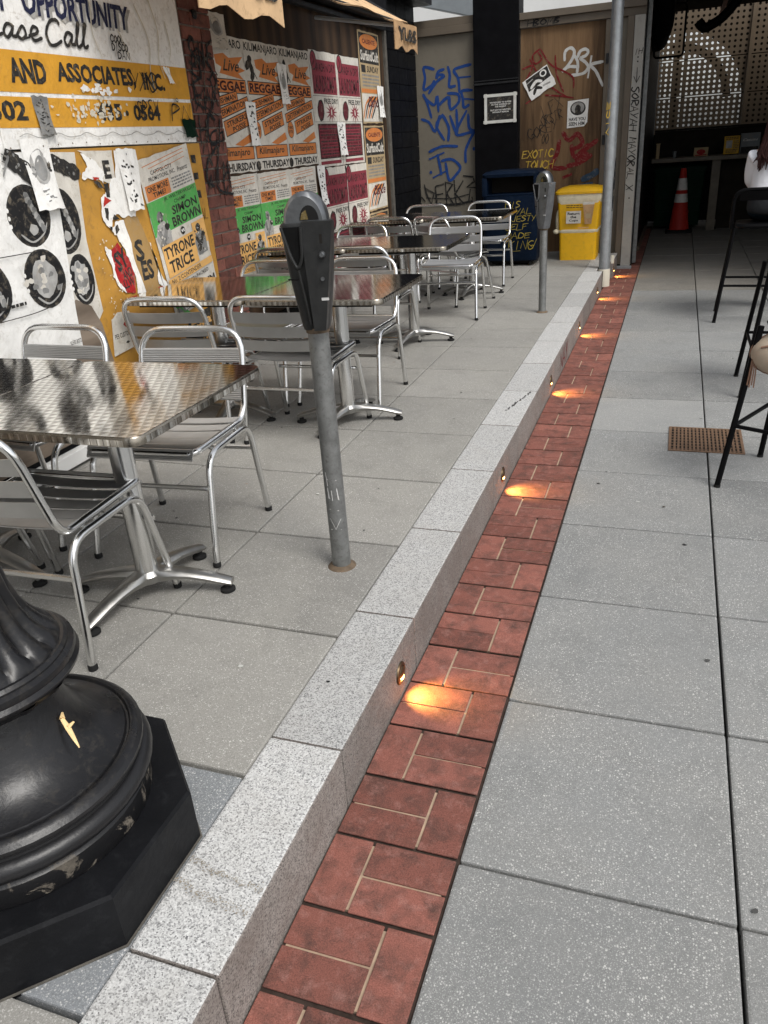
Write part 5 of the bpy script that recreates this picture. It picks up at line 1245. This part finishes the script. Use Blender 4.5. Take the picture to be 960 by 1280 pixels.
b = MB(); b.lathe([(.262, .28), (.254, .287), (.247, .287), (.243, .281), (.239, .281), (.236, .287), (.226, .290), (.205, .299), (.18, .316), (.158, .342), (.14, .378), (.126, .415), (.118, .44)], 'lamp_black', 48, caps=False); b.build('base_dome', lp)
b = MB()
def lobe(a, z): return .035*max(0, sin(16*a))**2
b.lathe([(.115, .44), (.142, .445), (.165, .458), (.178, .474)], 'lamp_black', 96, caps=False, mod=lobe)
b.lathe([(.178, .474), (.188, .482), (.190, .490), (.184, .498), (.186, .503), (.184, .512), (.174, .517), (.174, .521), (.168, .527), (.160, .527)], 'lamp_black', 72, caps=False); b.build('bell_collar', lp)
b = MB()
def flute(a, z):
    k = min(1, max(0, (z-.527)/.02)); return -k*.13*(1-abs(sin(9*a))**.7)
b.lathe([(.162, .526), (.160, .535), (.150, .546), (.136, .562), (.122, .583), (.110, .612), (.100, .65), (.093, .70), (.088, .78), (.085, .9), (.08, 1.4), (.07, 2.6), (.065, 3.6)], 'lamp_black', 144, caps=False, mod=flute); b.build('fluted_shaft', lp)
b = MB(); b.lathe([(.10, 3.6), (.12, 3.66), (.06, 3.75)], 'lamp_black', 24); b.build('capital', lp)
b = MB(); b.lathe([(.08, 3.75), (.17, 3.95), (.19, 4.15), (.12, 4.32), (.02, 4.4)], 'white_render', 24); b.build('lamp_globe', lp)
b = MB()                                              # a curl of peel on the base
pts = [(-.690, .905, 0), (-.676, .900, 0), (-.660, .892, 0), (-.644, .884, 0)]
def dome_z(x, y):
    r = math.hypot(x+.835, y-.875); P = [(.115, .44), (.118, .42), (.135, .385), (.165, .350), (.20, .318), (.236, .292), (.252, .286), (.262, .28), (.4, .28)]
    for (r0, z0), (r1, z1) in zip(P, P[1:]):
        if r0 <= r <= r1: return ZK+z0+(z1-z0)*(r-r0)/(r1-r0)
    return ZK+.44
pts = [(x, y, dome_z(x, y)+.006) for x, y, _ in pts]
b.tube(pts, [.004, .0055, .004, .0012], 'leaf_yellow', 8, flat=.35); b.tube([pts[1], (pts[1][0]+.004, pts[1][1]+.014, pts[1][2]+.004)], [.005, .002], 'leaf_yellow', 6); b.tube([pts[0], (pts[0][0]-.006, pts[0][1]+.010, pts[0][2]+.006)], [.006, .002], 'leaf_yellow', 6); tag(b.build('fruit_peel'), 'yellow scrap of peel lying on the lamp post base', 'peel')
# ================================================================== BINS
bb = empty('recycling_bin', (-1.36, 9.30, ZK), 'large dark blue recycling bin with yellow graffiti', 'bin')
W2 = .30
def bsec(w, d, z, r=.06): return ringbox(w, d, z, r, 4)
b = MB(); b.loft([bsec(.58, .50, .06), bsec(.60, .54, .10), bsec(.61, .56, .74)], 'bin_blue'); b.build('body', bb)
b = MB()
for sx in (-1, 1): b.box(sx*.28-.028, sx*.28+.028, -.275, .27, .742, .93, 'bin_blue', .01)
b.box(-.25, .25, .0, .265, .742, .93, 'bin_blue'); b.box(-.252, .252, -.27, -.18, .742, .76, 'bin_blue', .005)
b.loft([bsec(.62, .56, .93), bsec(.625, .57, .96), bsec(.56, .5, .985), bsec(.4, .34, .992)], 'bin_blue'); b.build('hood', bb)
b = MB(); b.box(-.25, .25, -.012, -.004, .762, .928, 'hole_shade'); b.build('slot_opening', bb)  # dark plate paints the shade inside the slot
b = MB(); b.box(-.24, .24, -.2, .2, .03, .06, 'black_plastic'); b.build('chassis', bb)
for sx in (-.22, .22):
    for sy in (-.2, .2):
        b = MB(); b.lathe([(.028, -.012), (.03, 0), (.028, .012)], 'rubber', 12, T=Matrix.Translation((sx, sy, .03)) @ Matrix.Rotation(pi/2, 4, 'Y')); b.build('caster', bb)
p = Print((-1.36, 9.30-.281, ZK), XU, ZU, .004); random.seed(91)
for t, xa, xb, za in (('HIS', -.05, .12, .62), ('ROYAL', -.06, .24, .55), ('MAJESTY', -.09, .29, .475), ('SELF', -.05, .20, .39), ('MADE', -.04, .23, .30), ('KING', -.02, .27, .19)): p.tag(t, xa, za, xb, za+(.06 if t != 'KING' else .085), .0085, 'spray_dim', .08, .2)
p.stroke([(.2, .25), (.26, .20), (.3, .29)], .0085, 'spray_dim', False); p.stroke([(.02, .165), (.12, .17)], .007, 'spray_dim', False)
put(p.build('yellow_graffiti'), bb)
yb = empty('cup_bin', (-.665, 9.62, ZK), 'bright yellow cup return bin with a plastic liner', 'bin')
b = MB(); b.loft([bsec(.40, .40, 0, .03), bsec(.415, .415, .32, .03)], 'bin_yellow'); b.build('lower_body', yb)
b = MB(); b.loft([bsec(.425, .425, .322, .03), bsec(.47, .46, .70, .03)], 'bin_yellow'); b.build('upper_body', yb)
b = MB(); b.loft([bsec(.52, .50, .702, .05), bsec(.525, .505, .725, .05), bsec(.47, .45, .755, .08), bsec(.30, .30, .775, .1)], 'bin_yellow'); b.build('lid', yb)
b = MB(); n = 40
def linr(z, w, amp, sd): return [(q[0]*(1+amp*sin(sd+3.1*i)), q[1]*(1+amp*sin(sd+2.3*i)), z+amp*.25*sin(i*1.7+sd)) for i, q in enumerate(bsec(w, w*.985, z, .04))]
b.loft([linr(.60, .458, .003, 1), linr(.63, .470, .010, 2), linr(.66, .480, .013, 4), linr(.70, .488, .010, 3)], 'plastic_film', True, False); b.build('liner_rim', yb)
b = MB(); b.loft([linr(.295, .420, .004, 5), linr(.31, .434, .005, 6), linr(.325, .436, .006, 7), linr(.335, .43, .004, 8)], 'plastic_film', True, False); b.build('liner_band', yb)
b = MB(); b.ball((-.235, -.12, .42), .04, 'plastic_film', 12, 8, sx=.7, sy=1.5, sz=3); b.ball((-.245, -.16, .31), .035, 'plastic_film', 12, 8, sx=1.1, sy=1.3, sz=.8); b.build('loose_film', yb)
p = Print((-.665, 9.62-.218, ZK), XU, (0, -.057, 1), .003)
p.rect(-.13, .40, .03, .53, 'paper'); 
for t, xa, xb, za in (('Return', -.115, .015, .49), ('the', -.085, -.02, .455), ('Cups', -.10, .0, .415)): p.text(t, xa, za, xb, za+.028, 'ink_black', .035)
p.lines(-.13, .56, .05, .60, 2, 'ink_black', .4); p.rect(-.0, .345, .12, .36, 'ink_amber')
p.poly([(.075, .39), (.145, .39), (.17, .59), (.05, .59)], 'valance_brown'); p.poly([(.045, .592), (.175, .592), (.168, .622), (.052, .622)], 'paper'); p.poly([(.085, .45), (.135, .45), (.14, .50), (.08, .50)], 'box_cream')
put(p.build('printed_label'), yb)
p = Print((-.665, 9.62-.19, ZK+.757), XU, (0, .8, .35), .003); p.rect(-.02, .0, .06, .02, 'paper'); p.text('Cups', -.012, .004, .052, .018, 'ink_black', .03); put(p.build('lid_sticker'), yb)
# ================================================================== DRAIN GRATE
gr = MB(); gr.box(.424, .782, 4.015, 4.372, .0018, .0045, 'hole_shade'); gr = tag(gr.build('drain_grate'), 'rusty brown slotted metal drain grate set in the grey paving', 'drain cover')  # dark plate on the tiles paints the shade below the bars
b = MB()
for bx in ((.42, .786, 4.01, 4.024), (.42, .786, 4.363, 4.377)): b.box(*bx, .002, .013, 'grate_brown', .002)
for bx in ((.42, .434, 4.0242, 4.3628), (.772, .786, 4.0242, 4.3628)): b.box(*bx, .002, .013, 'grate_brown', .002)
b.build('frame', gr); gr.scale.z = .42
b = MB(); b.box(-.0055, .0055, -.168, .168, .0046, .0118, 'grate_brown', .0015); bm_ = b.mesh('bar')
for k in range(17): inst(bm_, 'bar', gr, (.4505+.01905*k, 4.1935, 0))
for k in range(8):
    b = MB(); b.box(.4345, .7715, 4.045+.0425*k-.004, 4.045+.0425*k+.004, .0046, .0065, 'grate_brown'); b.build('cross_bar', gr)
# ================================================================== BAR STOOLS, PERSON, BAG
def make_stool():
    r = empty('bar_stool', (0, 0, 0), '', 'stool', group='black metal bar stools')
    s0, s1, zs = .285, .21, .735; m = 'stool_black'
    for sx in (-1, 1):
        for sy in (-1, 1):
            b = MB(); b.tube([(sx*s0, sy*s0*.82, .008), (sx*s1, sy*s1*.82, zs)], .0135, m, 8); b.build('leg', r)
            b = MB(); b.lathe([(.015, 0), (.015, .012)], 'rubber', 10, (sx*s0, sy*s0*.82)); b.build('rubber_foot', r)
    f = .295/zs; q = s0+(s1-s0)*f; P = [(-q, -q*.82, .295), (q, -q*.82, .295), (q, q*.82, .295), (-q, q*.82, .295)]
    for i in range(4):
        b = MB(); b.tube([P[i], P[(i+1) % 4]], .0095, m, 8); b.build('foot_rail', r)
    b = MB(); b.loft([ringbox(.40, .36, zs-.005, .07, 4), ringbox(.42, .38, zs+.012, .08, 4), ringbox(.40, .36, zs+.03, .08, 4)], m); b.build('seat', r)
    b = MB(); b.tube(fillet([(-.235, -.14, zs), (-.24, -.235, zs+.1), (-.235, -.27, zs+.29), (.235, -.27, zs+.29), (.24, -.235, zs+.1), (.235, -.14, zs)], .09, 6), .014, m, 8); b.build('back_frame', r)
    b = MB(); b.grid(lambda u, v: (-.20+.40*u, -.268+.02*(1-v)-.02*(1-(2*u-1)**2), zs+.21+.07*v), 8, 3, m); b.grid(lambda u, v: (.20-.40*u, -.272+.02*(1-v)-.02*(1-(2*u-1)**2), zs+.21+.07*v), 8, 3, m); b.build('backrest', r)
    return r
st = make_stool(); st.location = (1.025, 7.26, 0); st.rotation_euler = (0, 0, radians(-3)); st['label'] = 'black bar stool farthest back, with a person in white sitting on it'
for x, y, rz, lab_ in ((1.10, 5.20, 180, 'black bar stool in the middle, only its near left leg in view'), (1.0, 3.66, 153, 'black bar stool nearest us with a tan bag hanging on it')):
    q = dup(st, (x, y, 0), radians(rz), lab_)
    for c in list(q.children):
        if c.name.startswith('back'): bpy.data.objects.remove(c)          # these two are backless
# person seated facing away, mostly beyond the photo edge
per = empty('person', (1.075, 7.28, .77), 'person with long dark hair in white top and jeans, seated on a bar stool', 'person')
def skin_body(name, V, E, R, mats, root=0, sub=2):
    me = bpy.data.meshes.new(name); me.from_pydata(V, E, []); o = bpy.data.objects.new(name, me); COL.objects.link(o)
    o.parent = per
    mo = o.modifiers.new('skin', 'SKIN'); mo.use_smooth_shade = True
    for i, v in enumerate(me.skin_vertices[0].data):
        v.radius = R[i] if isinstance(R[i], tuple) else (R[i], R[i]); v.use_root = (i == root)
    ss = o.modifiers.new('sub', 'SUBSURF'); ss.levels = sub; ss.render_levels = sub
    for m in mats: me.materials.append(MATS[m])
    return o
# body: pelvis, spine, neck, head core, arms, legs (origin at the seat)
V = [(0, .02, .10), (0, .02, .24), (0, .03, .38), (0, .04, .48), (0, .05, .55), (0, .07, .63), (0, .09, .72),
     (-.16, .05, .47), (-.165, .13, .30), (-.11, .33, .22), (-.09, .42, .21), (.16, .05, .47), (.165, .13, .30), (.11, .33, .22), (.09, .42, .21),
     (-.10, .05, .07), (.06, .44, .07), (.15, .34, -.36), (.15, .44, -.41), (.10, .05, .07), (.24, .44, .07), (.27, .34, -.36), (.27, .44, -.41)]
Ed = [(0, 1), (1, 2), (2, 3), (3, 4), (4, 5), (5, 6), (3, 7), (7, 8), (8, 9), (9, 10), (3, 11), (11, 12), (12, 13), (13, 14), (0, 15), (15, 16), (16, 17), (17, 18), (0, 19), (19, 20), (20, 21), (21, 22)]
Rd = [(.08, .07), (.10, .08), (.135, .10), (.12, .085), .05, (.075, .09), (.06, .075), .06, .042, .033, .027, .06, .042, .033, .027, .05, .05, .04, .035, .05, .05, .04, .035]
skin_body('body', V, Ed, Rd, ['skin'])
skin_body('top', [(0, -.005, .16), (0, .005, .25), (0, .02, .38), (0, .03, .47), (-.165, .045, .465), (-.165, .13, .30), (-.11, .33, .22), (.165, .045, .465), (.165, .13, .30), (.11, .33, .22)], [(0, 1), (1, 2), (2, 3), (3, 4), (4, 5), (5, 6), (3, 7), (7, 8), (8, 9)], [(.205, .16), (.19, .14), (.19, .14), (.16, .11), .08, .062, .045, .08, .062, .045], ['shirt_white'])
skin_body('undershirt', [(0, -.01, .035), (0, -.01, .10), (0, -.008, .17), (0, 0, .23)], [(0, 1), (1, 2), (2, 3)], [(.19, .155), (.21, .168), (.20, .155), (.17, .13)], ['shirt_grey'])
skin_body('jeans', [(0, -.005, .03), (0, -.01, .09), (-.105, .05, .065), (.06, .44, .07), (.15, .36, -.30), (.105, .05, .065), (.24, .44, .07), (.27, .36, -.30)], [(0, 1), (0, 2), (2, 3), (3, 4), (0, 5), (5, 6), (6, 7)], [(.185, .15), (.19, .155), .10, .078, .06, .10, .078, .06], ['denim'])
b = MB(); b.ball((0, .055, .68), .105, 'hair_dark', 18, 12, sy=1.1, sz=1.15)
random.seed(17)
for k in range(70):
    a = random.uniform(-1, 1); x0 = .10*a; dep = random.uniform(0, .03)
    zt = .68+random.uniform(-.02, .06); ze = random.uniform(.36, .46)
    b.tube([(x0, -.02-dep, zt), (x0*1.25, -.07-dep*.5, .58), (x0*1.5+random.uniform(-.02, .02), -.085, .5), (x0*1.6+random.uniform(-.035, .035), -.115-dep*.6, ze)], [.018, .020, .015, .003], 'hair_dark', 6)
b.build('hair', per)
b = MB()
for sx in (-1, 1):
    b.ball((sx*.034, .155, .70), .012, 'paper_white', 10, 8); b.ball((sx*.034, .165, .70), .006, 'ink_black', 8, 6)
b.ball((0, .172, .665), .016, 'skin', 10, 8, sz=1.4); b.ball((0, .155, .63), .02, 'cone_red', 10, 6, sx=1.2, sz=.35); b.build('face', per)
for sx in (-1, 1):                                     # hands resting in front, five fingers each
    Vh = [(sx*.09, .42, .21), (sx*.115, .47, .21), (sx*.11, .50, .208)]; Eh = [(0, 1), (1, 2)]; Rh = [(.026, .018), (.036, .016), (.038, .014)]
    for f_, (dx, ln) in enumerate(((-.028, .06), (-.010, .075), (.010, .072), (.027, .055))):
        i = len(Vh); Vh += [(sx*.11+dx, .52, .208), (sx*.11+dx*1.15, .52+ln*.55, .202), (sx*.11+dx*1.2, .52+ln, .188)]; Eh += [(2, i), (i, i+1), (i+1, i+2)]; Rh += [.0095, .0088, .0075]
    i = len(Vh); Vh += [(sx*.115-sx*.04, .475, .205), (sx*.115-sx*.055, .51, .20), (sx*.115-sx*.056, .535, .195)]; Eh += [(1, i), (i, i+1), (i+1, i+2)]; Rh += [.011, .010, .008]
    skin_body('hand', Vh, Eh, Rh, ['skin'], 0, 1)
    b = MB(); b.loft([[((.21+sx*.06)+q[0], .41+q[1], -.435+q[2]) for q in ringbox(.095, .25, 0, .04, 3)], [((.21+sx*.06)+q[0], .41+q[1], -.40+q[2]) for q in ringbox(.10, .25, 0, .045, 3)], [((.21+sx*.06)+q[0], .36+q[1], -.34+q[2]) for q in ringbox(.085, .12, 0, .04, 3)]], 'stool_black'); b.build('shoe', per)
# bag hanging from the nearest stool
bag = empty('shoulder_bag', (.80, 3.60, .62), 'tan leather bag hanging off the nearest bar stool', 'bag')
b = MB(); b.ball((.03, 0, .0), .10, 'leather_tan', 22, 16, sx=1.25, sy=.75, sz=.92); o = b.build('body', bag)
b = MB(); b.tube([(.03+.126*cos(a), -.0, .095*sin(a)) for a in (2*pi*k/24 for k in range(24))], .0035, 'leather_brown', 6, True); b.build('piping', bag)
b = MB(); b.tube([(-.06, -.045, .035), (.0, -.07, .055), (.07, -.07, .06), (.12, -.045, .045)], .005, 'leather_brown', 6); b.build('zip', bag)
b = MB(); b.tube(fillet([(-.04, 0, .07), (.02, .03, .13), (.07, .06, .15), (.12, 0, .07)], .04), .008, 'leather_tan', 8); b.build('strap', bag)
for k in range(4):
    b = MB(); b.tube([(-.085+.006*k, -.02, -.02), (-.09+.008*k, -.022, -.09), (-.093+.009*k, -.02, -.135-.01*(k % 2))], .003, 'leather_brown', 5); b.build('tassel', bag)
